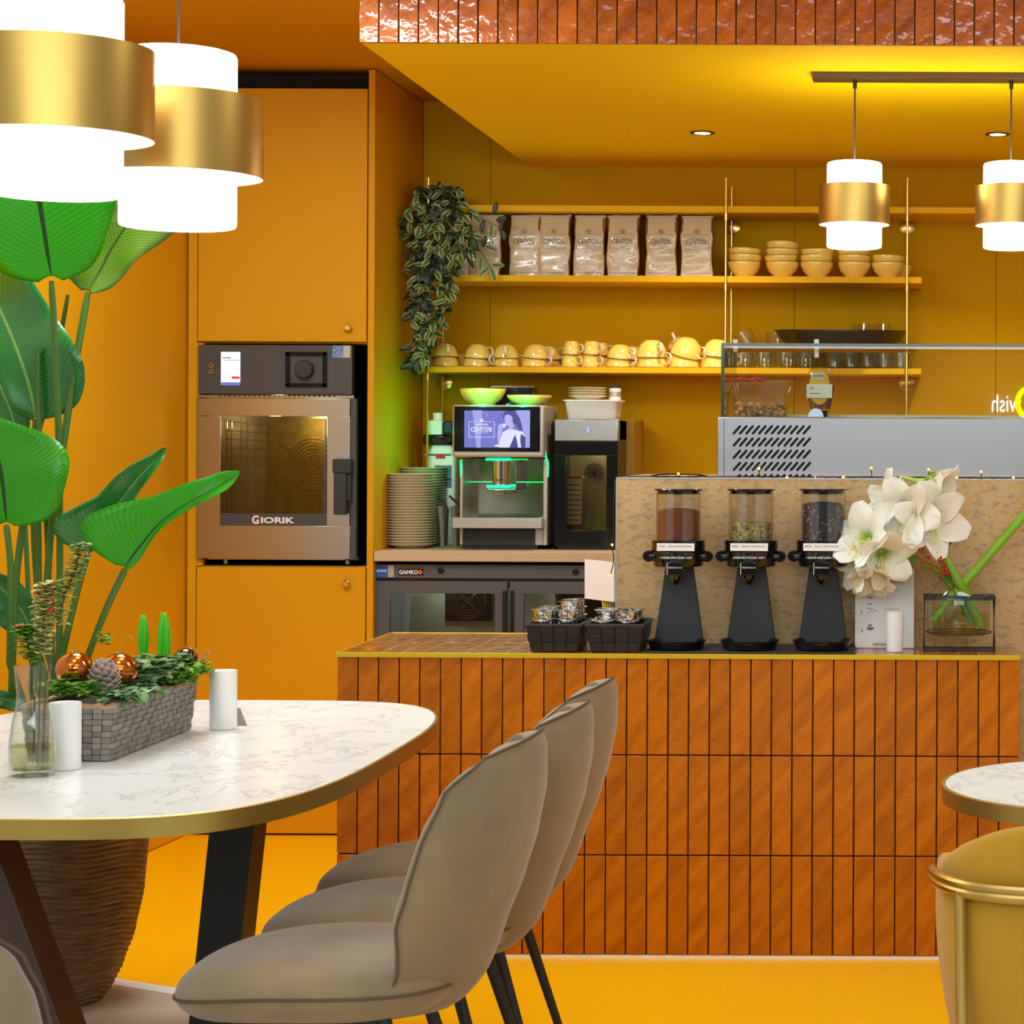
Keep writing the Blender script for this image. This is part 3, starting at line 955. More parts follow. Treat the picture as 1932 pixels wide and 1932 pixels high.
cyg = Yg + .07
m = loft(MB(), [rrect(cxg, cyg, hw * .82, .06, .015, bz + .002), rrect(cxg, cyg, hw * .87, .066, .018, bz + .06),
                rrect(cxg, cyg, hw * .98, .072, .02, bz + .085), rrect(cxg, cyg, hw * 1.03, .075, .02, bz + .108)], True, False)
obj('tub', m, M['acrylic'], tb)
m = loft(MB(), [rrect(cxg, cyg, hw * 1.06, .078, .02, bz + .103), rrect(cxg, cyg, hw * 1.06, .078, .02, bz + .109)])
obj('lid', m, M['acrylic'], tb)
m = MB(); c0 = P(1367, 714, Yg); c1 = P(1438, 714, Yg)
nn = 14
m.grid(lambda u, v: Vector((c0.x + (c1.x - c0.x) * u, cyg - .03 + .04 * v, bz + .115 + .004 * math.sin(u * 17 + v * 2))), 28, 4)
obj('red_clip', m, M['red'], tb, solid=.006)
m = MB(); rg = random.Random(5)
for k in range(420):
    u, v = rg.uniform(-1, 1), rg.uniform(-1, 1)
    zz = bz + .006 + rg.random() * .034
    c = Vector((cxg + u * hw * .76, cyg + v * .05, zz)); s_ = rg.uniform(.003, .0055)
    Rm = Matrix.Translation(c) @ Matrix.Rotation(rg.random() * 6, 4, Vector((rg.random(), rg.random(), rg.random())))
    m.box(-s_, s_, -s_, s_, -s_, s_, Rm)
tag(obj('granola', m, M['granola'], loc=(cxg, cyg, bz + .003), smooth=False), 'loose golden granola chunks lying in the clear tub', 'food', kind='stuff')
# honey bottle
Yh = 6.18
hc = P(1548, 787, Yh)
hb = thing('honey_bottle', 'squeeze bottle of amber honey with yellow label inside the glass case', 'bottle', (hc.x, Yh, bz + .001))
prof = [(0, 0), (.022, 0), (.026, .01), (.034, .04), (.043, .08), (.043, .108), (.036, .13), (.026, .144), (0, .146)]
obj('bottle', MB().lathe(prof, (hc.x, Yh, bz + .001), 32, sy=.6), M['acrylic'], hb)
obj('honey', MB().lathe([(0, .024), (.028, .024), (.032, .04), (.0405, .078), (.041, .092), (0, .092)], (hc.x, Yh, bz + .001), 32, sy=.58), M['honey'], hb)
obj('cap', MB().lathe([(0, 0), (.02, 0), (.022, .02), (0, .02)], (hc.x, Yh, bz + .0005), 24), M['gloss_black'], hb)
c = P(1546, 730, Yh - .028)
m = MB().prism([c + Vector((.03 * math.cos(t * PI / 14), 0, .052 * math.sin(t * PI / 14))) for t in range(28)], (0, .001, 0))
obj('label', m, M['honey_label'], hb)
obj('label_sticker', MB().pb(1522, 725, 1570, 751, Yh - .031, .0015), M['paper'], hb, smooth=False)
obj('label_print', MB().pb(1532, 704, 1555, 715, Yh - .0305, .001), M['paper'], hb, smooth=False)
m = MB()
for k in range(9): m.pb(1534 + k * 2.3, 706, 1535 + k * 2.3, 713, Yh - .0312, .0005)
m.pb(1527, 730, 1535, 731, Yh - .0316, .0005); m.pb(1527, 733, 1537, 733.7, Yh - .0316, .0005); m.pb(1527, 742, 1548, 743, Yh - .0316, .0005)
obj('label_ink', m, M['ink'], hb, smooth=False)

# fairy lights along the top of the panel
fl = thing('fairy_light_string', 'string of tiny warm fairy lights on black wire along the counter edge', 'string lights', P(1280, 900, YP + .02))
m = MB()
Yl = YP + .012
pts = []
for k in range(70):
    px = 1168 + k * 11.2
    pts.append(Vector((P(px, 901, Yl).x, Yl + .008 * math.sin(k * .9), pz + .0035 + .002 * abs(math.sin(k * 1.7)))))
m.tube(pts, .0015, 6)
bl = [(1280, 894, 1), (1432, 884, 1), (1485, 901, 0), (1538, 901, 0), (1591, 900, 0), (1644, 883, 1), (1699, 901, 0), (1752, 886, 1), (1805, 901, 0), (1851, 890, 1), (1912, 901, 0)]
for px, py, up in bl:
    if up: m.tube([P(px, py + 2, Yl), P(px + 1, 901, Yl)], .0014, 6)
m.tube([P(1280 + 55 * math.cos(t * .6) * (1 - t * .01), 898 - 3 * math.sin(t * .6) - t * .05, Yl + .02) for t in range(22)], .0015, 6)
Yv = YP - .012
m.tube([P(1160, 905, Yv), P(1157, 960, Yv), P(1158, 1010, Yv), P(1155, 1030, Yv), P(1158, 1052, Yv), P(1157, 1066, Yv), P(1152, 1083, Yv)], .0014, 6)
obj('wire', m, M['black'], fl)
for px, py, up in bl:
    obj('bulb', MB().ball(P(px, py, Yl - .004), .0036, 10, 6), M['bulb'], fl)
for px, py in ((1155, 1028), (1151, 1085)):
    obj('bulb', MB().ball(P(px, py, Yv - .006), .0036, 10, 6), M['bulb'], fl)

# white card held at the panel end
a, b = P(1103, 1055, 6.12), P(1159, 1061, 5.93)
m = MB().prism([a, b, P(1159, 1136, 5.93), P(1103, 1129, 6.12)], (.002, .003, 0))
tag(obj('card', m, M['paper'], loc=(a.x, a.y, a.z - .11), smooth=False), 'blank white card fixed to the end of the sandstone panel', 'card')
m = MB()
for k in range(4):
    m.tube([P(1136 + k * 6, 1128, 6.02), P(1140 + k * 3, 1150, 6.02), P(1133 + k * 8, 1195, 6.0)], .0035, 6)
tag(obj('cable_bundle', m, mat('yellow_cable', (226, 200, 20), .4), loc=P(1140, 1195, 6)), 'bright yellow cables below the white card', 'cable')
# ---------------------------------------------------------------- shelves on brass uprights
XS0 = -1.818
sh = []
for k, (py0, py1, xr_px, what) in enumerate(((388, 400, 1905, 'top shelf above the coffee bags'), (520, 532, 1739, 'middle shelf carrying coffee bags and bowls'),
                                             (693, 704, 1738, 'lowest shelf carrying cups and glasses'))):
    zt_, zb_ = P(1200, py0, YSH).z, P(1200, py1, YSH).z
    xe = P(xr_px, py0, YSH).x
    sh.append((zt_, zb_))
    tag(obj('wall_shelf', MB().box(XS0, xe, YSH, YW - .0005, zb_, zt_), M['shelf'], loc=(XS0, YSH, zb_), smooth=False, bev=.001),
        'long yellow wall shelf, ' + what, 'shelf', None)
S1, S2, S3 = sh[0][0], sh[1][0], sh[2][0]
YR = YSH - .006
for px, nm in ((808, 'left end of the shelves behind the trailing plant'), (1369, 'middle of the shelves between bags and bowls'), (1711, 'right end of the shelves beside the bowls')):
    X = (px - CX + ROLL * (600 - CY)) * YSH / F_
    t = thing('shelf_upright', 'thin brass upright rods at the ' + nm, 'shelf upright', (X, YR, WT + .001))
    zt_ = P(px, 335, YR).z
    obj('front_rod', MB().tube([(X, YR, WT + .001), (X, YR, zt_)], .0045, 10), M['brass_rod'], t)
    yr = YW - .045
    zt2 = P(px, 352, yr).z
    for (za, zb) in ((WT + .001, S3 - .026), (S3 + .0005, S2 - .026), (S2 + .0005, S1 - .026), (S1 + .0005, zt2)):
        obj('rear_rod', MB().tube([(X, yr, za), (X, yr, zb)], .0045, 10), M['brass_rod'], t)
    for py in (429, 722):
        zc_ = P(px, py, YW).z
        R = Matrix.Rotation(PI / 2, 3, 'X')
        m = MB().lathe([(.03, 0), (.03, .003), (.027, .005), (0, .005)], (X, YW - .0003, zc_), 28, R)
        m.tube([(X, YW - .004, zc_), (X, yr, zc_)], .006, 8)
        obj('wall_flange', m, M['brass_rod'], t)
    for zz in (sh[0][1], sh[1][1], sh[2][1]):
        obj('collar', MB().lathe([(.0075, -.03), (.0075, -.004)], (X, YR, zz), 14), M['brass_rod'], t)

# coffee bags
def bag_proto(seed, name_x, w=.118, lean=0.0):
    rg = random.Random(seed)
    h, d = .228, .075
    ph = rg.random() * 9
    def fn(u, v):
        # u around a rounded rectangle, v up
        a = u * 2 * PI
        c_, s_ = math.cos(a), math.sin(a)
        e = .28
        x = math.copysign(abs(c_) ** e, c_) * w / 2
        y = math.copysign(abs(s_) ** e, s_) * d / 2
        pinch = 1 - .78 * max(0, (v - .62) / .38) ** 1.3
        y *= pinch
        wob = 1 - .045 * math.sin(v * 9 + ph) * (1 if v < .9 else .2)
        x *= wob
        n_ = noise.noise(Vector((x * 26 + ph, y * 26, v * 7 + ph)))
        y += n_ * .006 * (1 - abs(v - .5))
        return Vector((x + lean * v * .03, y, v * h + .004 * n_ * (v > .9)))
    m = MB()
    nu, nv = 48, 26
    m.grid(fn, nu, nv, True)
    mi = []
    for f in m.f:
        c_ = sum((m.v[i] for i in f), Vector()) / len(f)
        mi.append(1 if abs(c_.x) > w / 2 * .86 and c_.z < h * .96 and abs(c_.y) < d * .42 else 0)
    m.mi = mi
    m.add([m.v[i].copy() for i in range(nu)], [tuple(range(nu))[::-1]])
    m.add([m.v[nv * nu + i].copy() for i in range(nu)], [tuple(range(nu))])
    m.mi = mi + [0, 0]
    return m, h, d


M['bag'] = mat('cream_foil_bag', (208, 192, 162), .26, coat=.5, bump=(38, .35, (1, 1, .7)))
bags = [(860, 'left end, half hidden behind the trailing plant', -.2), (916, 'just right of the plant, crossed by its striped sprig', .3), (992, 'slightly crumpled and standing alone after a dark gap', .1),
        (1048, 'third bag from the right of the plant', 0), (1113, 'creased bag in the middle of the row', .1), (1177, 'third bag from the right end', 0),
        (1249, 'second bag from the right end, narrow waist', 0), (1316, 'rightmost of the coffee bags beside the brass rod', 0)]
for i, (px, lab, ln) in enumerate(bags):
    YB = 7.862
    X = P(px, 500, YB).x
    t = thing('coffee_bag', 'cream coffee bag, ' + lab, 'coffee bag', (X, YB, S2 + .0006), 'coffee bags on the middle shelf')
    m, h, d = bag_proto(i + 3, X, .116 + .004 * (i % 2), ln)
    m.v = [v + Vector((X, YB, S2 + .0006)) for v in m.v]
    obj('bag_body', m, [M['bag'], M['kraft']], t, ang=60)
    yf = YB - d / 2 - .0045
    zc_ = S2 + .128
    text('lettering', 'CENTO%', (X, yf, zc_), .076, .019, M['ink'], t, -.012, ext=.0008)
    R = Matrix.Rotation(PI / 2, 3, 'X')
    obj('emblem', MB().lathe([(.008, 0), (.008, .001), (0, .001)], (X, yf, zc_ + .038), 20, R), M['gold_ink'], t)
    m = MB()
    w_, h_ = .045, .028
    for (a0, a1, b0, b1) in ((-w_, w_, h_ - .0007, h_), (-w_, w_, -h_, -h_ + .0007), (-w_, -w_ + .0007, -h_, h_), (w_ - .0007, w_, -h_, h_), (-.028, .028, .0145, .0152), (-.028, .028, -.0155, -.0148)):
        m.box(X + a0, X + a1, yf, yf + .0006, zc_ + b0, zc_ + b1)
    obj('label_frame', m, M['gold_ink'], t, smooth=False)
    text('small_print', 'EST. 2012', (X, yf, zc_ - .021), .022, .0035, M['ink_grey'], t)
    text('bottom_print', '100% THE WORLD FINEST COFFEE', (X, yf - .001, S2 + .012), .096, .0028, M['ink'], t)

# bowls
def bowl_mb(r, h):
    return MB().ring([(0.0001, .004), (r * .38, .004), (r * .42, 0), (r * .5, 0), (r * .55, .006), (r * .82, h * .38), (r * .97, h * .75), (r, h - .002),
                      (r * .985, h), (r * .95, h - .002), (r * .9, h * .72), (r * .74, h * .38), (r * .45, .012), (0.0001, .010)], (0, 0, 0), 40)


bw = thing('bowl', 'x', 'bowl', (0, 0, 0), 'yellow bowls stacked on the middle shelf')
obj('bowl_body', bowl_mb(.0615, .058), M['ceramic'], bw, ang=50)
obj('rim', MB().ring([(.0585, .0575), (.0617, .0575), (.0614, .0592), (.0588, .0592)], seg=40), M['ceramic_rim'], bw)
first = True
pos = ['first from the left', 'second, tallest', 'middle', 'fourth from the left', 'rightmost, lowest']
names = {0: 'bottom bowl', 1: 'second bowl up', 2: 'third bowl up', 3: 'top bowl'}
rb = random.Random(4)
for s_, (px, n_) in enumerate(((1405, 3), (1475, 4), (1542, 3), (1612, 3), (1676, 2))):
    X = P(px, 500, 7.875).x
    for k in range(n_):
        nm = 'topmost bowl' if k == n_ - 1 else names[k]
        lab = 'speckled yellow %s in the %s stack on the middle shelf' % (nm, pos[s_])
        ro = (rb.uniform(-.05, .05) * (k > 0), rb.uniform(-.06, .06) * (k > 0), rb.uniform(0, 6))
        loc = (X + rb.uniform(-.002, .002), 7.875, S2 + .0006 + k * .0235 + (k > 0) * .002)
        if first:
            bw.location = loc; bw['label'] = lab; first = False
        else:
            dup(bw, loc, label=lab, rot=ro)
dup(bw, (P(1690, 500, 7.95).x, 7.985, S2 + .0006), label='yellow bowl standing alone behind the rightmost low stack')

# cups, upside down in pairs
def cup(r, h, tall, hs=1.0):
    t = thing('coffee_cup', 'x', 'cup', (0, 0, 0), 'yellow cups upside down on the lowest shelf')
    if tall:
        prof = [(r, 0), (r * .98, h * .3), (r * .9, h * .65), (r * .74, h * .93), (r * .68, h), (r * .56, h), (r * .54, h * .96), (.0001, h * .95),
                (.0001, h * .9), (r * .6, h * .88), (r * .84, h * .6), (r * .92, .002)]
    else:
        prof = [(r, 0), (r * .985, h * .22), (r * .9, h * .52), (r * .72, h * .8), (r * .5, h * .95), (r * .44, h), (r * .36, h), (r * .34, h * .96), (.0001, h * .95),
                (.0001, h * .9), (r * .45, h * .88), (r * .68, h * .73), (r * .85, h * .48), (r * .94, .002)]
    obj('cup_body', MB().ring(prof, seg=40), M['ceramic'], t, ang=55)
    obj('rim', MB().ring([(r * .95, -.0004), (r * 1.012, -.0004), (r * 1.006, .0022), (r * .95, .001)], seg=40), M['ceramic_rim'], t)
    # flat ribbon handle, a C opening on the cup side
    pts = []
    R0 = .017 * hs
    for k in range(15):
        a = math.radians(-150 + k * 300 / 14)
        pts.append((r * .93 + R0 * .95 + math.cos(a) * R0 * 1.05, math.sin(a) * R0 * 1.1 + h * .5))
    m = MB()
    hw_ = .0048 * hs
    vs, fs = [], []
    for i, (x, z_) in enumerate(pts):
        cx_, cz_ = r * .93 + R0 * .95, h * .5
        dx, dz = x - cx_, z_ - cz_
        l = math.hypot(dx, dz); nx, nz = dx / l * .0018, dz / l * .0018
        for (sy, q) in ((-hw_, 1), (hw_, 1), (hw_, -1), (-hw_, -1)):
            vs.append((x + nx * q, sy, z_ + nz * q))
    n_ = len(pts)
    for i in range(n_ - 1):
        for k in range(4):
            l = (k + 1) % 4
            fs.append((i * 4 + k, i * 4 + l, (i + 1) * 4 + l, (i + 1) * 4 + k))
    fs += [(3, 2, 1, 0), tuple((n_ - 1) * 4 + k for k in range(4))]
    m.add(vs, fs)
    obj('handle', m, M['handle'], t, bev=.0012)
    return t


big, esp, huge = cup(.048, .052, False), cup(.0325, .05, True, .8), cup(.058, .066, False, 1.15)
used = set()


def place(proto, loc, rot, lab):
    if proto.name not in used:
        used.add(proto.name)
        proto.location, proto.rotation_euler = loc, rot
        proto['label'] = lab
        return
    dup(proto, loc, label=lab, rot=rot)


Yc_ = 7.865
D = math.radians
rows = [  # px, proto, handle angle low, high, tilt, label place
    (841, big, 180, -70, .09, 'first pair from the left, under the hanging plant'), (899, big, -25, -35, -.07, 'second pair from the left'),
    (955, big, -130, -80, .02, 'third pair from the left'), (1009, big, -30, -30, -.08, 'fourth pair from the left'),
    (1076, esp, -35, -35, -.03, 'left pair of small cups'), (1114, esp, -30, -35, -.03, 'right pair of small cups'),
    (1168, big, -30, -40, -.1, 'pair just right of the small cups'), (1231, huge, -35, -60, 0, 'third pair from the glass case'),
    (1291, huge, 150, -35, -.32, 'tilted pair second from the glass case'), (1351, huge, 0, 10, -.09, 'pair beside the glass case')]
for px, pr, a0, a1, ti, lab in rows:
    X = P(px, 680, Yc_).x
    kind = 'small yellow cup' if pr is esp else ('large yellow cup' if pr is huge else 'yellow cup')
    place(pr, (X, Yc_, S3 + .0012), (0, 0, D(a0)), 'lower %s with cream handle, %s' % (kind, lab))
    dz = {big: .031, esp: .047, huge: .037}[pr]
    place(pr, (X + (.004 if ti < 0 else -.002), Yc_, S3 + dz + abs(ti) * .03), (0, -ti, D(a1)) if pr is not huge else (0, -ti, D(a1)), 'upper %s with cream handle, %s' % (kind, lab))
back = [(868, big, -60), (925, big, -20), (985, big, -140), (1033, big, -20), (1092, esp, 200), (1132, esp, -20), (1192, big, -20), (1262, big, 60)]
for i, (px, pr, a0) in enumerate(back):
    X = P(px, 680, 7.985).x
    place(pr, (X, 7.99, S3 + .0012), (0, 0, D(a0)), 'back row yellow cup peeking out %s' % ['behind the first and second pairs', 'behind the second and third pairs', 'behind the third and fourth pairs',
          'right behind the fourth pair', 'between the two small pairs', 'behind the right small pair', 'behind the pair after the small cups', 'behind the third large pair'][i])
    if i in (3, 5, 6):
        place(pr, (X, 7.99, S3 + .0012 + (.031 if pr is big else .047)), (0, 0, D(a0)), 'back row upper cup %s' % {3: 'stacked right behind the fourth pair', 5: 'stacked behind the right small pair', 6: 'stacked behind the pair after the small cups'}[i])
place(big, (P(1282, 640, 7.93).x, 7.975, S3 + .068), (.5, -.5, D(-100)), 'loose yellow cup lying on top of the tilted large pair')

# glass mugs, tumblers, tray
mg = thing('glass_mug', 'x', 'glass mug', (0, 0, 0), 'clear glass mugs on the lowest shelf')
obj('glass_body', MB().ring([(.0001, .0), (.03, 0), (.034, .02), (.036, .068), (.0345, .068), (.032, .02), (.028, .006), (.0001, .006)], seg=28), M['tumbler'], mg)
obj('handle', MB().tube([(.035 + .018 * math.sin(a * PI / 8), 0, .036 + .02 * math.cos(a * PI / 8)) for a in range(9)], .0032, 6), M['tumbler'], mg)
tm = thing('glass_tumbler', 'x', 'tumbler', (0, 0, 0), 'clear tumblers on the lowest shelf')
obj('glass_body', MB().ring([(.0001, .0), (.024, 0), (.026, .01), (.033, .088), (.0318, .088), (.0245, .01), (.02, .007), (.0001, .007)], seg=28), M['tumbler'], tm)
place_names = ['just right of the middle brass rod', 'second from the middle brass rod', 'third from the middle brass rod', 'left of the honey bottle']
fm = True
for i, px in enumerate((1402, 1438, 1480, 1516)):
    for r_, yy in enumerate((7.85, 7.96)):
        loc = (P(px + 8 * r_, 660, yy).x, yy, S3 + .0008)
        lab = 'clear glass mug in the %s row, %s' % (('front', 'back')[r_], place_names[i])
        if fm: mg.location = loc; mg.rotation_euler = (0, 0, -.5); mg['label'] = lab; fm = False
        else: dup(mg, loc, -.5, lab)
dup(mg, (P(1415, 620, 7.87).x, 7.9, S3 + .078), label='tilted clear glass mug on top of the others near the brass rod', rot=(.1, -.5, 0))
dup(mg, (P(1462, 620, 7.9).x, 7.93, S3 + .071), -.8, 'upright glass mug stacked behind the left edge of the black tray')
fm = True
tn = ['nearest the honey bottle', 'second from the honey bottle', 'third from the honey bottle', 'fourth from the honey bottle', 'beside the right brass rod']
for i, px in enumerate((1572, 1604, 1637, 1668, 1698)):
    for r_, yy in enumerate((7.85, 7.94, 8.02)):
        loc = (P(px + 5 * r_, 660, yy).x, yy, S3 + .0008)
        lab = 'clear tumbler in the %s row, %s' % (('front', 'middle', 'back')[r_], tn[i])
        if fm: tm.location = loc; tm['label'] = lab; fm = False
        else: dup(tm, loc, i, lab)
c = P(1586, 645, 7.86)
tr = tag(obj('serving_tray', MB().ring([(.0001, 0), (.205, 0), (.222, .012), (.243, .036), (.246, .037), (.246, .040), (.240, .040), (.219, .017), (.203, .004), (.0001, .004)], (c.x, 7.86, 0), 64), M['black'], loc=(c.x, 7.86, 0)),
         'round black serving tray lying on top of the glasses', 'tray')
tr.location = (c.x, 7.86, S3 + .089); tr.scale = (1, .86, 1.35)
tr.rotation_euler = (.04, .005, 0)
dup(tm, (P(1625, 640, 7.98).x, 8.02, S3 + .09), 0, 'tumbler standing a level up behind the tray, left one')
dup(tm, (P(1662, 640, 7.98).x, 8.02, S3 + .09), 0, 'tumbler standing a level up behind the tray, right one')

# ---------------------------------------------------------------- coffee machine
YM = 7.47
mc = P(943, 1037, YM)
cm = thing('coffee_machine', 'silver coffee machine with advertising screen and green glowing edges', 'coffee machine', (mc.x, YM, WT + .001))
B0 = WT + .0012
X = lambda px, Y=YM: P(px, 900, Y).x
Z = lambda py, Y=YM: P(943, py, Y).z
m = MB()
m.box(X(868), X(1010), YM + .05, YM + .42, B0 + .0, B0 + .012)
obj('foot', m, M['black'], cm)
m = MB()
m.box(X(862), X(1012), YM + .045, YM + .05, B0 + .012, Z(997)); m.box(X(862), X(1012), YM + .05, YM + .42, B0 + .012, Z(997))
obj('base', m, M['black_matte'], cm, bev=.003)
for a in ((X(864), X(870), YM + .03, YM + .44, B0 + .014, Z(865)), (X(1022), X(1030), YM + .03, YM + .44, B0 + .014, Z(865)), (X(1006), X(1022), YM + .04, YM + .06, B0 + .014, Z(997))):
    obj('side_panel', MB().box(*a), M['silver'], cm, bev=.003)
m = MB().box(X(870), X(1022), YM + .2, YM + .44, B0 + .014, Z(865) + .002)
obj('housing', m, M['black_matte'], cm)
obj('mirror_back', MB().box(X(870), X(1022), YM + .17, YM + .199, Z(978), Z(866)), M['mirror'], cm, smooth=False)
m = MB().pb(853, 977, 1022, 997, YM - .03, .06); m.pb(858, 977, 1020, 980, YM - .03, .2)
obj('drip_tray', m, M['silver'], cm, bev=.005)
obj('grille', MB().box(X(872), X(1018), YM - .02, YM + .165, Z(977), Z(977) + .002), M['gloss_black'], cm, smooth=False)
YS = YM - .035
m = MB().pb(853, 764, 1026, 863, YS + .003, .30)
obj('head', m, M['silver'], cm, bev=.008, bseg=3)
obj('bezel', MB().pb(856.5, 767, 1019, 852.5, YS + .0005, .01), M['gloss_black'], cm, bev=.002)
# picture on the screen: the bar's advert, a woman drinking coffee beside the logo
def em(n_, c_, s_=1.0): return mat(n_, (4, 4, 6), .35, emit=(c_, s_ * 1.05))
E0, E1, E2, E3, E4, E5 = em('screen_blue_dark', (70, 72, 160), .9), em('screen_blue_mid', (118, 122, 214), .95), em('screen_blue_light', (170, 172, 242), .95), em('screen_near_white', (232, 232, 255), 1), em('screen_skin', (188, 186, 246), .95), em('screen_hair', (78, 76, 150), .9)
scr = obj('screen', MB().pb(876, 775, 1000, 844.5, YS - .0005, .002), E1, cm, smooth=False)
sx_ = lambda u: 840 + u / 6.44
def sp_(pts, mt, d, nm='advert_shape'):
    m = MB().prism([P(840 + a / 6.44, 750 + b / 6.44, YS - .0006 - d * .0003) for a, b in pts], (0, .0003, 0))
    return obj(nm, m, mt, scr, smooth=False)
sp_([(330, 155), (450, 155), (430, 610), (380, 610)], E2, 0, 'advert_light_band')
sp_([(860, 155), (1030, 155), (1025, 610), (960, 610)], E2, 0, 'advert_light_band')
sp_([(700, 230), (720, 175), (780, 158), (850, 170), (900, 240), (930, 330), (945, 410), (900, 395), (860, 330), (820, 300), (790, 230), (735, 215), (705, 260)], E5, 1, 'advert_hair')
sp_([(725, 215), (780, 205), (815, 240), (820, 300), (840, 350), (800, 400), (770, 350), (735, 330), (722, 270)], E4, 2, 'advert_face')
sp_([(640, 350), (660, 320), (700, 315), (735, 330), (725, 370), (690, 380), (690, 430), (660, 540), (640, 560), (634, 470)], E4, 3, 'advert_hand')
sp_([(690, 320), (740, 318), (730, 360), (705, 362)], E3, 4, 'advert_cup')
sp_([(700, 420), (770, 380), (850, 390), (940, 420), (975, 470), (975, 608), (660, 608), (655, 550)], E3, 1, 'advert_jacket')
sp_([(800, 560), (850, 450), (870, 520), (885, 608), (780, 608)], E0, 2, 'advert_lapel_shade')
sp_([(920, 440), (975, 480), (975, 608), (925, 608), (910, 520)], E0, 2, 'advert_sleeve_shade')
sp_([(590, 580), (640, 568), (700, 575), (740, 595), (690, 604), (610, 596)], E3, 3, 'advert_saucer')
for k in range(40):
    u, v = random.uniform(490, 640), random.uniform(165, 400)
    if k < 26: sp_([(u, v), (u + 7, v), (u + 7, v + 7), (u, v + 7)], E3 if k % 2 else E0, 1, 'advert_speck')
text('screen_logo', 'CENTO%', P(840 + 440 / 6.44, 750 + 388 / 6.44, YS - .002), .074, .017, E3, scr, .035)
m = MB()
for (a, b, c_, d_) in ((288, 292, 598, 297), (288, 478, 598, 484), (288, 292, 294, 484), (592, 292, 598, 484), (355, 428, 522, 432), (360, 318, 522, 330), (360, 340, 522, 344)):
    m.pb(sx_(a), 750 + b / 6.44, sx_(c_), 750 + d_ / 6.44, YS - .0018, .0005)
obj('logo_frame', m, E3, scr, smooth=False)
R = Matrix.Rotation(PI / 2, 3, 'X')
obj('logo_disc', MB().lathe([(.0062, 0), (.0062, .0005), (0, .0005)], P(840 + 443 / 6.44, 750 + 278 / 6.44, YS - .0016), 20, R), E3, scr)
# spout
m = MB()
cx_ = X(940)
m.lathe([(0, Z(918) - Z(870)), (.030, Z(918) - Z(870)), (.031, -.001), (0, -.001)], (cx_, YM + .05, Z(868)), 36, sy=.8)
m.box(X(940), X(968), YM + .06, YM + .17, Z(928), Z(868))
obj('spout', m, M['chrome'], cm, bev=.002)
m = MB().pb(917, 923, 962, 929, YM - .0, .07); m.pb(929, 929, 950, 934, YM + .02, .05)
obj('nozzle', m, M['chrome'], cm, bev=.002)
text('spout_lettering', 'YUNIO', P(940, 906, YM + .02), .046, .009, M['ink'], cm)
for a in ((916, 864.5, 962, 869), (918, 915.5, 962, 920.5)):
    obj('green_light', MB().pb(*a, YM - .006, .02), M['led'], cm, bev=.002)
m = MB()
m.tube([(X(1026.5), YM + .0, Z(766)), (X(1026.5), YM - .0, Z(845)), (X(1028), YM + .02, Z(862)), (X(1031.5), YM + .03, Z(872)), (X(1031.5), YM + .03, Z(900))], [.003, .003, .003, .002, .0012], 8)
obj('green_light', m, M['led'], cm)
m = MB().tube([(X(866), YM + .025, Z(869)), (X(866), YM + .025, Z(900))], [.003, .0012], 8)
obj('green_light', m, M['led'], cm)
obj('green_light', MB().box(X(870), X(1022), YM + .165, YM + .1695, Z(911.5), Z(910.5)), M['led'], cm)
obj('green_light', MB().box(X(853.5), X(855), YM + .02, YM + .2, Z(850), Z(770)), M['led'], cm)
for px, py, yy, pw in ((847, 815, YM + .1, .55), (905, 755, YM - .04, .5), (985, 757, YM - .04, .4)):
    l = bpy.data.lights.new('green_glow', 'POINT'); l.energy = pw; l.color = (0, 1, .42); l.shadow_soft_size = .008
    o = bpy.data.objects.new('green_glow', l); C.objects.link(o); o.location = P(px, py, yy)

# on the machine
hz = Z(764, YM) + .0005
b1 = dup(bw, (P(911, 750, YM + .1).x, YM + .1, hz), label='wide yellow bowl lit green on top of the coffee machine, left one', scale=(1.32, 1.32, 1.02), group='bowls on the coffee machine')
b2 = dup(bw, (P(999, 750, YM + .08).x, YM + .08, hz - .0), label='yellow bowl on top of the coffee machine, right and lower one', scale=(1.3, 1.3, .62), group='bowls on the coffee machine')
bx = thing('bean_hopper', 'black box hopper with chrome top edge behind the two bowls', 'hopper', (P(970, 740, YM + .22).x, YM + .22, hz))
obj('box', MB().box(P(932, 0, YM + .2).x, P(1010, 0, YM + .2).x, YM + .2, YM + .3, hz, P(970, 732, YM + .2).z), M['gloss_black'], bx, bev=.003)
obj('lid_edge', MB().box(P(930, 0, YM + .2).x, P(1011, 0, YM + .2).x, YM + .197, YM + .3, P(970, 731.5, YM + .2).z, P(970, 728, YM + .2).z), M['chrome'], bx, bev=.001)

# milk cooler
YK = 7.5
mk = thing('milk_cooler', 'small black glass-fronted milk cooler with steel top band and digit display', 'cooler', (P(1106, 900, YK).x, YK, B0))
m = MB()
k0, k1 = P(1046, 900, YK).x, P(1166, 900, YK).x
zk = P(1106, 792, YK).z
m.box(k0, k0 + .008, YK + .02, YK + .4, B0, zk - .002); m.box(k1 - .008, k1, YK + .02, YK + .4, B0, zk - .002)
m.box(k0, k1, YK + .02, YK + .4, zk - .07, zk - .002); m.box(k0, k1, YK + .02, YK + .4, B0, B0 + .03); m.box(k0, k1, YK + .38, YK + .4, B0, zk - .002)
obj('body', m, M['black'], mk)
obj('top_band', MB().pb(1046, 791, 1167, 832, YK - .002, .04), M['steel'], mk, bev=.003)
text('digit', '3', P(1109, 811, YK - .0026), .009, .014, em('display_blue', (120, 130, 255), 3), mk, .03)
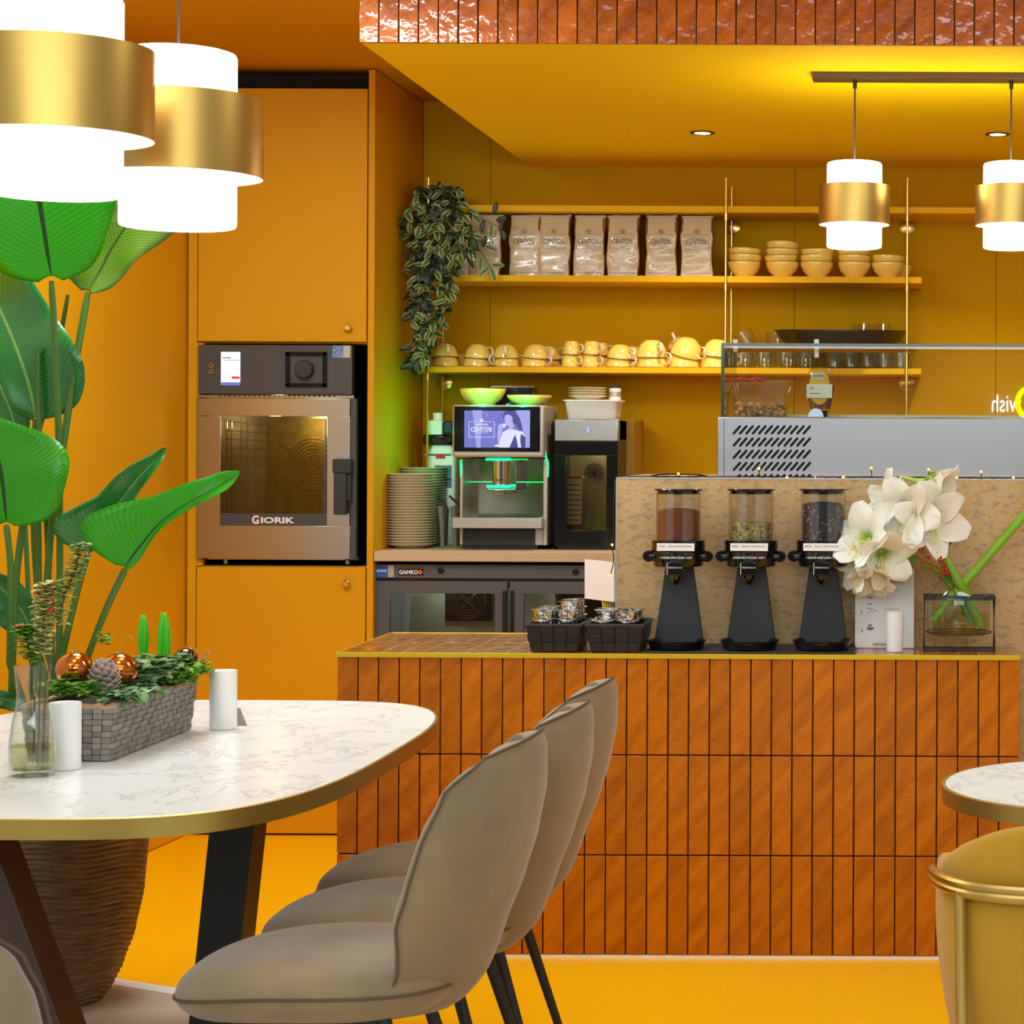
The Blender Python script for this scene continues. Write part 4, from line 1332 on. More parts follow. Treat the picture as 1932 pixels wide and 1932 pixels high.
for px in (1075, 1089, 1121, 1136):
    obj('touch_mark', MB().ring([(.0015, 0), (.0025, 0), (.0025, .0004), (.0015, .0004)], P(px, 811, YK - .0026), 12, Matrix.Rotation(PI / 2, 3, 'X')), M['silver'], mk)
m = MB()
m.pb(1046, 833, 1166, 859, YK, .012); m.pb(1046, 1001, 1166, 1031, YK, .012); m.pb(1046, 859, 1067, 1001, YK, .012); m.pb(1144, 859, 1166, 1001, YK, .012)
dr = obj('door', m, M['gloss_black'], mk, bev=.0008)
obj('window', MB().pb(1066, 858, 1145, 1002, YK + .003, .003), M['dark_glass'], dr, smooth=False)
obj('inner_panel', MB().pb(1062, 850, 1150, 1010, YK + .3, .01), mat('cooler_inner', (196, 184, 150), .4, .3), mk, smooth=False)
m = MB(); c = P(1121, 893, YK + .29)
for k in range(1, 6):
    r = .007 * k
    m.tube([c + Vector((r * math.cos(a * PI / 12), 0, r * math.sin(a * PI / 12))) for a in range(24)], .0012, 5, closed=True)
for k in range(4):
    a = k * PI / 4
    m.tube([c + Vector((.036 * math.cos(a), 0, .036 * math.sin(a))), c - Vector((.036 * math.cos(a), 0, .036 * math.sin(a)))], .0012, 5)
obj('fan_guard', m, M['black'], mk)
ctn = obj('milk_carton', MB().pb(1069, 900, 1098, 990, YK + .1, .07), M['white'], mk, bev=.003)
m = MB()
for k in range(8): m.pb(1069.5, 914 + k * 9.5, 1097, 915.6 + k * 9.5, YK + .099, .0005)
obj('carton_stripes', m, M['navy'], mk, smooth=False)
obj('carton_band', MB().pb(1069, 899, 1098, 903, YK + .0985, .0006), M['red'], mk, smooth=False)
tag(obj('wall_box', MB().pb(1164, 792, 1195, 1030, 7.72, .3), mat('olive_side_box', (150, 112, 20), .5), loc=(P(1180, 1030, 7.72).x, 7.72, WT), bev=.002), 'ochre side box right behind the milk cooler', 'box')
l = bpy.data.lights.new('cooler_fill_light', 'POINT'); l.energy = .5; l.color = (1, .97, .85); l.shadow_soft_size = .01  # fill light added so the cooler inside reads through its window
o = bpy.data.objects.new('cooler_fill_light', l); C.objects.link(o); o.location = P(1105, 850, YK + .12)
# items on the cooler
tz = zk + .0005
tbx = thing('plastic_tub', 'ribbed white plastic tub with flat lid on the milk cooler', 'tub', (P(1113, 780, YK + .08).x, YK + .12, tz))
cxt, hwt = P(1114, 780, YK + .06).x, .094
m = loft(MB(), [rrect(cxt, YK + .15, hwt * .9, .075, .015, tz), rrect(cxt, YK + .15, hwt, .085, .018, tz + .066)])
obj('tub', m, M['white'], tbx)
m = MB()
for k in range(24):
    xx = cxt - hwt * .86 + k * hwt * 1.72 / 23
    m.tube([(cxt + (xx - cxt) * .92, YK + .0745, tz + .004), (xx, YK + .0655, tz + .06)], .0022, 6)
obj('ribs', m, M['white'], tbx)
obj('lid', loft(MB(), [rrect(cxt, YK + .15, hwt * 1.08, .09, .02, tz + .066), rrect(cxt, YK + .15, hwt * 1.08, .09, .02, tz + .072)]), M['white'], tbx)
pl = thing('plate', 'x', 'plate', (0, 0, 0), 'dinner plates in the tall stacks')
obj('plate_body', MB().ring([(.0001, 0), (.052, 0), (.056, .003), (.09, .014), (.094, .016), (.094, .0175), (.089, .0172), (.054, .0062), (.0001, .006)], seg=56), M['plate'], pl)
first = True
sm = ['bottom', 'second', 'third', 'topmost']
for k in range(4):
    lab = 'small cream plate on the white tub, %s of four' % sm[k]
    dup(pl, (P(1105, 740, YK + .1).x, YK + .14, tz + .0725 + k * .0095), label=lab, scale=(.73, .73, .9), group='small plates on the white tub')
jr = thing('pill_jar', 'small white jar with dark lid beside the small plates on the tub', 'jar', (P(1153, 750, YK + .06).x, YK + .16, tz + .0725))
c = (P(1153, 750, YK + .06).x, YK + .16, tz + .0725)
obj('jar_body', MB().lathe([(.021, 0), (.0215, .002), (.0215, .04), (.018, .044)], c, 24), M['white'], jr)
obj('lid', MB().lathe([(.02, .044), (.02, .05), (.018, .052)], c, 24), M['navy'], jr)
obj('label_band', MB().lathe([(.0218, .012), (.0218, .03)], c, 24), M['silver'], jr)

# plates
YPl = 7.5
Xp = P(774, 1000, YPl + .1).x
for k in range(26):
    loc = (Xp + .001 * math.sin(k * 2.1), YPl + .1, WT + .001 + k * .0099)
    lab = 'topmost dinner plate of the tall front stack left of the coffee machine' if k == 25 else ('bottom dinner plate of the tall front stack, resting on the worktop' if k == 0 else 'cream dinner plate within the tall front stack beside the wall')
    if k == 0: pl.location = loc; pl['label'] = lab
    else: dup(pl, loc, label=lab)
Xp2 = P(794, 1000, YPl + .3).x
for k in range(28):
    lab = 'topmost dinner plate of the taller rear stack' if k == 27 else 'cream dinner plate within the taller rear stack behind the first'
    dup(pl, (Xp2, YPl + .3, WT + .001 + k * .0099), label=lab)

# cleaning bottles left of the machine
YB2 = 7.86
c = P(845, 1036, YB2); c.z = WT + .001
bt = thing('detergent_canister', 'white detergent canister with blue label and black neck behind the plates', 'canister', c)
m = loft(MB(), [rrect(c.x - .02, YB2, .052, .04, .015, c.z), rrect(c.x - .02, YB2, .054, .042, .015, P(830, 860, YB2).z), rrect(c.x - .02, YB2, .04, .03, .015, P(830, 842, YB2).z), rrect(c.x - .02, YB2, .02, .02, .01, P(830, 832, YB2).z)])
obj('canister_body', m, M['white'], bt)
m = MB().pb(797, 820, 852, 840, YB2 - .04, .08)
obj('neck', m, M['gloss_black'], bt, bev=.008)
m = MB().pb(800, 856, 851, 860, YB2 - .0435, .001); m.pb(820, 878, 852, 905, YB2 - .0435, .001); m.pb(800, 903, 852, 920, YB2 - .0435, .001)
obj('label_print', m, mat('label_blue_grey', (92, 112, 140), .5), bt, smooth=False)
obj('label_red', MB().pb(822, 858, 840, 865, YB2 - .0445, .001), M['red'], bt, smooth=False)
c2 = P(825, 822, YB2 - .02)
gd = thing('bean_grinder', 'white grinder head with navy side resting on the black canister neck', 'grinder', c2)
obj('grinder_body', MB().pb(806, 793, 834, 820.5, YB2 - .05, .07), M['white'], gd, bev=.004)
obj('knob', MB().lathe([(.018, 0), (.0185, .026), (.016, .028)], P(826, 793, YB2 - .02), 24), M['white'], gd)
obj('side_cap', MB().pb(834, 794, 854, 819, YB2 - .055, .06), M['navy'], gd, bev=.008)
for i, (px, lab) in enumerate(((834, 'left of the two milk wands hanging by the plates'), (858, 'right milk wand beside the coffee machine'))):
    Yw_ = 7.56
    c = P(px, 1034, Yw_)
    t = thing('milk_wand', 'grey tube with black top, ' + lab, 'wand', (c.x, Yw_, WT + .001))
    m = MB().tube([(P(px - 3, 950, Yw_).x, Yw_, P(px, 955, Yw_).z), (P(px, 990, Yw_).x, Yw_, P(px, 990, Yw_).z), (P(px + 1, 1032, Yw_).x, Yw_, WT + .008)], [.011, .009, .008], 10)
    obj('tube', m, mat('grey_wand', (112, 104, 98), .5, bump=(200, .3, (1, 1, 1))) if i == 0 else bpy.data.materials['grey_wand'], t)
    m = MB().tube([P(px - 10, 935, Yw_), P(px - 4, 942, Yw_), P(px + 5, 948, Yw_), P(px + 11, 962, Yw_), P(px + 9, 985, Yw_), P(px + 8, 1030, Yw_)], .0045, 8)
    obj('hose', m, M['black'], t)

# ---------------------------------------------------------------- lamps
def pendant(loc, r, zt_, zb_, rr, r1, r0, lab, group, cord_top, strength, glow, power):
    x, y = loc
    t = thing('pendant_lamp', lab, 'pendant lamp', (x, y, zb_), group)
    prof = [(0, zb_ + .001), (r - .008, zb_ + .001), (r - .002, zb_ + .003), (r, zb_ + .008), (r, zt_ - .008), (r - .003, zt_ - .002), (r - .01, zt_), (0, zt_)]
    obj('glass_shade', MB().lathe(prof, (x, y, 0), 64), glow, t)
    obj('brass_band', MB().ring([(rr - .0012, r0), (rr, r0), (rr, r1), (rr - .0012, r1)], (x, y, 0), 96), M['brass'], t)
    obj('band_lining', MB().ring([(rr - .004, r0 + .0005), (rr - .0013, r0 + .0005), (rr - .0013, r1 - .002), (rr - .004, r1 - .002)], (x, y, 0), 96), M['lining'], t)
    obj('cord', MB().tube([(x, y, zt_ - .002), (x, y, cord_top)], .0028, 10), M['cord'], t)
    return t


s37 = 4000 / 6.28
zt_, zb_ = P(1612, 300, 6.2).z, P(1612, 464, 6.2).z
r1, r0 = P(1612, 343, 6.18).z, P(1612, 418, 6.18).z
xs_ = [P(1612, 380, 6.28).x, P(1907, 380, 6.28).x]
barz = P(1720, 148, 6.24).z
for x, lab in zip(xs_, ('small brass banded pendant lamp over the glass case, left one', 'small brass banded pendant lamp over the case, right one at the picture edge')):
    t = pendant((x, 6.28), .0815, zt_, zb_, .1055, r1, r0, lab, 'small pendants on the bronze rail', barz - .02, 1, M['glow_small'], 0)
    obj('cord_grip', MB().lathe([(.006, barz - .024), (.006, barz - .001)], (x, 6.28, 0), 16), M['black'], t)
bx0 = P(1532, 140, 6.24).x
sz = fz - .001 + (6.28 - 5.882) / (YW - 5.882) * (rz_.z - fz)
tag(obj('lamp_rail', MB().box(bx0, 1.4, 6.24, 6.32, barz, P(1720, 131, 6.24).z), mat('bronze_rail', (92, 74, 52), .35, .6), loc=(bx0, 6.24, barz), bev=.001),
    'long bronze ceiling rail that the small pendant lamps hang from', 'lamp rail')
for (x, y, lab) in ((-1.513, 3.75, 'large brass banded pendant lamp nearest the camera, cut by the left edge'), (-1.485, 4.30, 'large brass banded pendant lamp over the marble table, second one')):
    pendant((x, y), .114, 2.155, 1.80, .1665, 2.062, 1.902, lab, 'large pendants over the marble table', ZC + .038, 1, M['glow'], 0)
for px, lab in ((1325, 'small round recessed ceiling spot left of the pendants'), (1882, 'small round recessed ceiling spot behind the right pendant')):
    zc_ = P(px, 274, 7.30)
    f = (7.30 - 5.882) / (YW - 5.882)
    zz = fz + .001 + f * (rz_.z - fz - .001)
    cc = Vector((P(px, 274, 7.30).x, 7.30, zz))
    yy = None
    t = thing('recessed_spot', lab, 'ceiling spot', cc, 'recessed spots in the lowered ceiling')
    Rt = Matrix.Rotation(-math.atan2(fz + .001 - rz_.z, YW - 5.882), 3, 'X')
    obj('trim_ring', MB().ring([(.028, -.003), (.043, -.002), (.043, .001), (.028, .002)], cc, 32, Rt), M['black'], t)
    obj('lens', MB().lathe([(.029, -.0015), (.029, .0015)], cc, 24, Rt), M['spot'], t)
    l = bpy.data.lights.new('spot_light', 'SPOT'); l.energy = 45; l.spot_size = 2.0; l.spot_blend = .7; l.color = (1, .86, .62); l.shadow_soft_size = .03
    o = bpy.data.objects.new('spot_light', l); C.objects.link(o); o.location = cc - Vector((0, 0, .02))

# neon sign on the wall behind the camera, seen mirrored in the case glass
YN = YF + .03
def mirror_pos(px, py, Yg_=YD + .004):
    D_ = 2 * Yg_ - YN
    return Vector((P(px, py, D_).x, YN, P(px, py, D_).z))
ns = thing('neon_sign', 'white neon word sign with yellow ring on the wall behind the camera', 'neon sign', mirror_pos(1900, 762))
c = mirror_pos(1899, 761)
text('lettering', 'wish', c, .21, .125, M['neon_white'], ns, 0, face='y+')
cr = mirror_pos(1950, 760)
m = MB().tube([cr + Vector((.115 * math.cos(a * PI / 20), 0, .115 * math.sin(a * PI / 20))) for a in range(40)], .02, 8, closed=True)
obj('ring', m, M['neon_yellow'], ns)
# ---------------------------------------------------------------- tea baskets and tins on the counter
def weave_wall(mb, p0, p1, p2, p3, nu, nv, t, twill=1, gap=.06):
    """woven straps between four corners: p0 p1 bottom, p3 p2 top; each crossing stands out or lies under"""
    nrm = (p1 - p0).cross(p3 - p0).normalized() * t
    for j in range(nv):
        for i in range(nu):
            out = ((i + j * twill) % (2 if twill == 1 else 3)) != 0
            u0, u1 = (i + gap / 2) / nu, (i + 1 - gap / 2) / nu
            v0, v1 = (j + gap / 2) / nv, (j + 1 - gap / 2) / nv
            q = lambda u, v: (p0.lerp(p1, u)).lerp(p3.lerp(p2, u), v)
            o = nrm * (1.0 if out else .35)
            b = [q(u0, v0), q(u1, v0), q(u1, v1), q(u0, v1)]
            mb.add([x + o * .9 for x in b[:1]] + [b[1] + o * .9, b[2] + o, b[3] + o] + [x - nrm * .3 for x in b],
                   [(0, 1, 2, 3), (4, 7, 6, 5), (0, 4, 5, 1), (1, 5, 6, 2), (2, 6, 7, 3), (3, 7, 4, 0)])


def basket(name, cx, cy, z0, hx0, hy0, hx1, hy1, h, nu, nv, ny, t, mt, inner, lab, cat, rim=None, twill=1):
    o = thing(name, lab, cat, (cx, cy, z0))
    bt = [Vector((cx + sx * hx0, cy + sy * hy0, z0 + .001)) for sx, sy in ((-1, -1), (1, -1), (1, 1), (-1, 1))]
    tp = [Vector((cx + sx * hx1, cy + sy * hy1, z0 + h)) for sx, sy in ((-1, -1), (1, -1), (1, 1), (-1, 1))]
    m = MB()
    for k in range(4):
        l = (k + 1) % 4
        weave_wall(m, bt[k], bt[l], tp[l], tp[k], nu if k % 2 == 0 else ny, nv, t, twill)
    obj('weave', m, mt, o, smooth=False, bev=t * .25)
    k = .96
    m = MB()
    ins = lambda P4, f: [Vector((cx + (p.x - cx) * f, cy + (p.y - cy) * f, p.z)) for p in P4]
    a, b = ins(bt, .985), ins(tp, .985); a2, b2 = ins(bt, .95), ins(tp, .95)
    for p in a2: p.z += .004
    n0 = loft(MB(), [a, b, b2, a2], True, True)
    obj('liner', n0, inner, o, smooth=False)
    if rim:
        m = MB().tube(tp, t * 1.6, 8, closed=True)
        obj('rim', m, rim, o)
    return o


bcx = P(1056, 1200, 5.74).x; bcx2 = P(1168, 1200, 5.74).x
Z0 = CT + .001
basket('tea_basket', bcx, 5.735, Z0, .061, .085, .073, .098, .072, 4, 3, 5, .003, M['black_weave'], M['black'], 'black woven strap basket full of tins, left one of two', 'basket', M['black_weave'])
basket('tea_basket', bcx2 + .002, 5.735, Z0, .064, .085, .076, .098, .072, 4, 3, 5, .003, M['black_weave'], M['black'], 'black woven strap basket full of tins, right one beside the dispensers', 'basket', M['black_weave'])
tn = thing('metal_tin', 'x', 'tin', (0, 0, 0), 'shiny metal tins in the black baskets')
obj('tin_body', MB().ring([(.0001, 0), (.026, 0), (.027, .002), (.027, .017), (.034, .0185), (.034, .0205), (.026, .0205), (.025, .004), (.0001, .003)], seg=32), M['chrome'], tn, ang=30)
obj('lid', MB().lathe([(.0245, .0175), (.0245, .019), (.02, .0205), (0, .021)], seg=32), M['steel'], tn)
spots = []
for bi, cxx in ((0, bcx), (1, bcx2)):
    for i, dx in enumerate((-.034, .034)):
        for j, dy in enumerate((-.06, 0, .06)):
            n_ = [[3, 3, 3], [3, 4, 4]][i][j] if bi == 0 else [[2, 3, 3], [3, 2, 3]][i][j]
            for k in range(n_):
                spots.append((cxx + dx * .93, 5.735 + dy, k, n_, bi, i, j))
rt = random.Random(9)
sidew = [['left', 'right'], ['left', 'right']]
roww = ['front', 'middle', 'rear']
levels = ['bottom', 'second', 'third', 'fourth']
first = True
for (x, y, k, n_, bi, i, j) in spots:
    lab = 'shiny tin, %s of the %s %s pile in the %s black basket' % ('topmost' if k == n_ - 1 else levels[k], roww[j], sidew[bi][i], ('left', 'right')[bi])
    base = Z0 + .044 + (.004 if bi == 0 else 0)
    ro = (rt.uniform(-.05, .05), rt.uniform(-.06, .06), 0) if k == n_ - 1 else (0, 0, 0)
    loc = (x + rt.uniform(-.001, .001), y, base + k * .0212)
    if first: tn.location = loc; tn['label'] = lab; first = False
    else: dup(tn, loc, label=lab, rot=ro)

# ---------------------------------------------------------------- loose tea dispensers
mat_ = tag(obj('counter_mat', MB().box(P(1222, 1230, 5.7).x, P(1614, 1230, 5.7).x, YC + .012, 5.88, CT + .0005, CT + .0045), M['black_matte'], loc=(P(1418, 1230, 5.7).x, 5.75, CT + .0005), bev=.001),
           'thin black mat under the three tea dispensers', 'mat')
YT = 5.76
sT = YT / F_


def dispenser(px, fill_py, tea, lab, l1, l2, arrow, lcol):
    cx_ = P(px, 1000, YT).x
    Zp = lambda py: P(px, py, YT).z
    z0 = CT + .0048
    t = thing('tea_dispenser', lab, 'tea dispenser', (cx_, YT - .03, z0), 'loose tea dispensers on the counter')
    # tray
    yt_ = YT - .035
    obj('tray', MB().ring([(.0001, 0), (.066, 0), (.071, .003), (.078, Zp(1207) - z0), (.083, Zp(1205) - z0), (.083, Zp(1204) - z0), (.076, Zp(1205.5) - z0), (.068, .006), (.0001, .005)], (cx_, yt_, z0), 48), M['gloss_black'], t)
    # column
    zb, ztp = z0 + .006, Zp(1062)
    w0, w1 = 46.5 * sT, 25 * sT
    y0, y1 = YT + .02, YT + .045
    m = MB()
    vs = [(cx_ - w0, y0, zb), (cx_ + w0, y0, zb), (cx_ + w0, y1, zb), (cx_ - w0, y1, zb)]
    vs2 = [(cx_ - w1, y0, ztp), (cx_ + w1, y0, ztp), (cx_ + w1, y1, ztp), (cx_ - w1, y1, ztp)]
    loft(m, [vs, vs2])
    obj('column', m, M['black_matte'], t, smooth=False, bev=.003)
    m = MB().box(cx_ - .028, cx_ + .028, YT - .02, YT + .045, Zp(1072), Zp(1050))
    obj('neck', m, M['black'], t, bev=.003)
    # housing under the collar
    R36 = 36
    m = MB().lathe([(.0, 0), (45 * sT, 0), (47 * sT, .004), (47 * sT, Zp(1040) - Zp(1068)), (0, Zp(1040) - Zp(1068))], (cx_, YT, Zp(1068)), 40, sy=.9)
    obj('housing', m, M['gloss_black'], t)
    m = MB().lathe([(0, 0), (49 * sT, 0), (50.5 * sT, .003), (50.5 * sT, Zp(1019) - Zp(1041)), (48 * sT, Zp(1018) - Zp(1041)), (0, Zp(1018) - Zp(1041))], (cx_, YT, Zp(1041)), 40, sy=.9)
    obj('collar', m, M['gloss_black'], t)
    m = MB().box(cx_ - 15 * sT, cx_ + 15 * sT, YT - .075, YT - .04, Zp(1082), Zp(1058))
    obj('badge_block', m, M['gloss_black'], t, bev=.002)
    # spout lip
    m = MB().lathe([(0, Zp(1102) - Zp(1082)), (.006, Zp(1100) - Zp(1082)), (.016, Zp(1088) - Zp(1082)), (.0195, 0), (0, 0)][::1], (cx_ - 1 * sT, YT - .045, Zp(1082)), 24)
    obj('spout', m, M['gloss_black'], t)
    for sx in (-1, 1):
        m = MB().lathe([(.0, -.012), (.014, -.012), (.0165, -.006), (.0165, .006), (.014, .012), (0, .012)], (cx_ + sx * 55 * sT, YT - .01, Zp(1049)), 24, Matrix.Rotation(PI / 2, 3, 'X'))
        m.lathe([(.0, 0), (.0135, 0), (.0135, .014), (0, .014)], (cx_ + sx * 44 * sT, YT - .01, Zp(1049)), 20, Matrix.Rotation(sx * PI / 2, 3, 'Y'))
        obj('turn_knob', m, M['gloss_black'], t)
    # cylinder, tea, lid
    rc = 42.5 * sT
    m = MB().ring([(rc - .0025, Zp(1020)), (rc, Zp(1020)), (rc, Zp(930)), (rc - .0025, Zp(930))], (cx_, YT, 0), 48)
    obj('cylinder', m, M['acrylic'], t)
    rg = random.Random(int(px))
    n_ = 40
    zf = Zp(fill_py)
    m = MB()
    top = []
    prof = [(rc - .004, Zp(1019)), (rc - .004, zf - .003), (rc * .7, zf + .002), (rc * .35, zf + .004), (0, zf + .005)]
    m.lathe([(0, Zp(1019))] + prof, (cx_, YT, 0), 40)
    obj('loose_tea', m, tea, t)
    if tea is not M['tea_red']:
        m2 = MB()
        for k in range(170 if tea is M['tea_green'] else 55):
            a = rg.uniform(-PI, 0); zz = rg.uniform(Zp(1018), zf)
            c = Vector((cx_ + math.cos(a) * (rc - .0045), YT + math.sin(a) * (rc - .0045), zz))
            Rm = Matrix.Translation(c) @ Matrix.Rotation(a + PI / 2, 4, 'Z') @ Matrix.Rotation(rg.uniform(0, PI), 4, 'Y')
            L = rg.uniform(.0015, .004)
            m2.box(-L, L, -.0008, .0008, -.0009, .0009, Rm)
        obj('tea_flecks', m2, mat('tea_fleck', (206, 178, 110), .8, island=.4) if 'tea_fleck' not in bpy.data.materials else bpy.data.materials['tea_fleck'], t, smooth=False)['kind'] = 'stuff'
    m = MB().lathe([(0, Zp(932)), (rc - .003, Zp(932)), (rc - .003, Zp(926)), (45.5 * sT, Zp(925.5)), (46 * sT, Zp(923.5)), (45 * sT, Zp(922)), (0, Zp(922))], (cx_, YT, 0), 48)
    obj('lid', m, M['gloss_black'], t)
    # label plate and printing
    yl = YT - 50.5 * sT * .9 - .003
    obj('label', MB().box(cx_ - 35 * sT, cx_ + 35 * sT, yl, yl + .004, Zp(1037), Zp(1023)), M['paper'], t, smooth=False)
    text('label_number', l1, (cx_ - 25.5 * sT, yl, Zp(1028.5)), 11 * sT, 4 * sT, lcol, t)
    text('label_text', l2, (cx_ + 8 * sT, yl, Zp(1028.5)), 44 * sT, 2.6 * sT, M['ink_grey'], t)
    yh = YT - 47 * sT * .9 - .0025
    text('instruction', arrow, (cx_, yh, Zp(1050)), 60 * sT, 3.6 * sT, M['paper'], t, .02)
    text('maker_lettering', 'SENZATEA & CO', (cx_, YT - .0752, Zp(1068)), 25 * sT, 3 * sT, M['paper'], t)
    obj('badge_edge', MB().box(cx_ - 15.5 * sT, cx_ - 14.5 * sT, YT - .0762, YT - .074, Zp(1081), Zp(1059)), M['paper'], t, smooth=False)
    return t


dispenser(1280, 962, M['tea_red'], 'tea dispenser filled with reddish brown rooibos, leftmost of the three', 'N°401', 'AFRICAN ROOIBOS MIX', '< SCHUIF LINKS VOOR 1 KOP', M['ink_red'])
dispenser(1417, 986, M['tea_green'], 'tea dispenser half filled with coarse green tea, middle of the three', 'N°211', 'SENCHA SENSATION', 'SCHUIF RECHTS VOOR 1 KOP >', M['ink'])
dispenser(1553, 950, M['tea_dark'], 'tea dispenser filled with black blue tea, rightmost behind the flowers', 'N°191', 'EARL GREY BLUE', '< SCHUIF LINKS VOOR 1 KOP', M['ink'])

# instruction sign
Ys = 5.83
a, b = P(1613, 1229, Ys - .02), P(1724, 1229, Ys - .02)
tz_ = P(1668, 1073, Ys).z
sg = thing('instruction_sign', 'white tea instruction card with steps 1, 2 and 3 leaning on the panel', 'sign', ((a.x + b.x) / 2, Ys - .02, CT + .001))
m = MB().prism([(a.x, Ys - .02, CT + .001), (b.x, Ys - .02, CT + .001), (b.x, Ys, tz_), (a.x, Ys, tz_)], (0, .004, 0))
obj('card', m, M['paper'], sg, smooth=False)
ysf = lambda py: Ys - .02 + .02 * (1229 - py) / 156 - .0006
def st(s_, px, py, w, h, c_=M['ink_grey'], off=0): text('print', s_, P(px, py, ysf(py)), w * Ys / F_, h * Ys / F_, c_, sg, off)
st('CUP OF', 1690, 1084, 42, 7); st('A CUP MORE', 1672, 1096, 66, 7)
st('1', 1624.5, 1117, 2.5, 6, M['ink']); st('2', 1625.5, 1155.5, 4, 6, M['ink']); st('3', 1626, 1190, 4, 6, M['ink'])
st('SENZA TEA', 1672, 1216, 50, 5, M['ink'], .01)
for (y_, n_) in ((1113, 4), (1149, 4), (1183, 4)):
    for k in range(n_):
        m = MB().pb(1667, y_ + k * 3.6, 1697 - 5 * (k % 2), y_ + k * 3.6 + 1, ysf(y_), .001)
        obj('print_line', m, M['ink_grey'], sg, smooth=False)
m = MB().pb(1636, 1185, 1647, 1203, ysf(1190), .001); m.pb(1634, 1183.5, 1649, 1186, ysf(1190), .001)
m.pb(1638, 1178, 1645, 1182, ysf(1190), .001)
obj('icon_cup', m, M['ink_grey'], sg, smooth=False)
m = MB()
for (u, v, w, h) in ((1636, 1139, 9, 8), (1635, 1148, 12, 4), (1636, 1156, 5, 5), (1642, 1153, 6, 5), (1637, 1163, 6, 3), (1649, 1152, 6, 1.5), (1637, 1118, 5, 6), (1640, 1112, 6, 4), (1636, 1126, 4, 3), (1641, 1127, 5, 5)):
    m.pb(u, v, u + w, v + h, ysf(v), .001)
obj('icon_dispenser', m, M['ink'], sg, smooth=False)

c = P(1688, 1229, 5.72)
hcup = P(1688, 1155, 5.72).z - CT
tag(obj('paper_cup', MB().ring([(.0001, .003), (.020, .003), (.0205, 0), (.0215, .0), (.0255, hcup), (.0245, hcup), (.0205, .006), (.0001, .005)], (c.x, 5.715, CT + .001), 32), M['frost'], loc=(c.x, 5.715, CT + .001)),
    'plain white candle-like cup standing in front of the instruction card', 'cup')

# ---------------------------------------------------------------- flower vase in its black frame
YV = 5.75
vx = P(1809, 1200, YV).x
Zv = lambda py: P(1809, py, YV).z
fr_ = thing('framed_vase', 'round glass jar with water held in a flat black metal frame', 'vase', (vx, YV, CT + .001))
prof = [(0.0001, Zv(1197)), (.072, Zv(1197)), (.083, Zv(1190)), (.085, Zv(1180)), (.085, Zv(1130)), (.080, Zv(1118)), (.058, Zv(1098)), (.052, Zv(1092)), (.053, Zv(1087)), (.057, Zv(1085)),
        (.055, Zv(1084)), (.051, Zv(1087)), (.050, Zv(1092)), (.056, Zv(1099)), (.078, Zv(1119)), (.083, Zv(1130)), (.083, Zv(1179)), (.080, Zv(1188)), (.07, Zv(1194.5)), (.0001, Zv(1194.5))]
obj('jar', MB().ring(prof, (vx, YV, 0), 56), M['glass'], fr_)
obj('water', MB().lathe([(0, Zv(1194)), (.07, Zv(1194)), (.079, Zv(1188)), (.0822, Zv(1179)), (.0822, Zv(1157)), (0, Zv(1157))], (vx, YV, 0), 48), M['water'], fr_)
m = MB()
fxl, fxr = P(1744, 1200, YV).x, P(1875, 1200, YV).x
for yy in (YV - .035, YV + .035):
    pts = [(fxl, yy, Zv(1124)), (fxr, yy, Zv(1124)), (fxr + .001, yy, CT + .005), (fxl - .001, yy, CT + .005)]
    m.tube(pts, .0035, 8, closed=True)
m.box(fxl - .003, fxr + .003, YV - .037, YV - .033, Zv(1131), Zv(1122))
for xx in (fxl, fxr):
    m.tube([(xx, YV - .035, CT + .005), (xx, YV + .035, CT + .005)], .0035, 8)
    m.tube([(xx, YV - .035, Zv(1124)), (xx, YV + .035, Zv(1124))], .0035, 8)
m.tube([(vx + .088 * math.cos(k * PI / 20), YV + .086 * math.sin(k * PI / 20), Zv(1192)) for k in range(40)], .002, 6, closed=True)
obj('frame', m, M['black_matte'], fr_)


def petal(mb, base, d, up, L, W, curl, rg):
    """one petal: leaves base along d, opens outward and curls back"""
    side = d.cross(up).normalized()
    nu, nv = 8, 12
    ph = rg.random() * 6
    def fn(u, v):
        w = W * (math.sin(PI * min(1, v * .80 + .14)) ** .6) * (1 - .05 * v)
        a = (u - .5) * 2
        p = base + d * (L * v) + up * (L * (-.42 * v * v * curl + .24 * v))
        p = p + side * (a * w) + up * (abs(a) ** 2 * w * .42 * (1 - v * 1.1) + .006 * math.sin(v * 7 + ph + a * 2) * abs(a))
        return p
    mb.grid(fn, nu, nv)


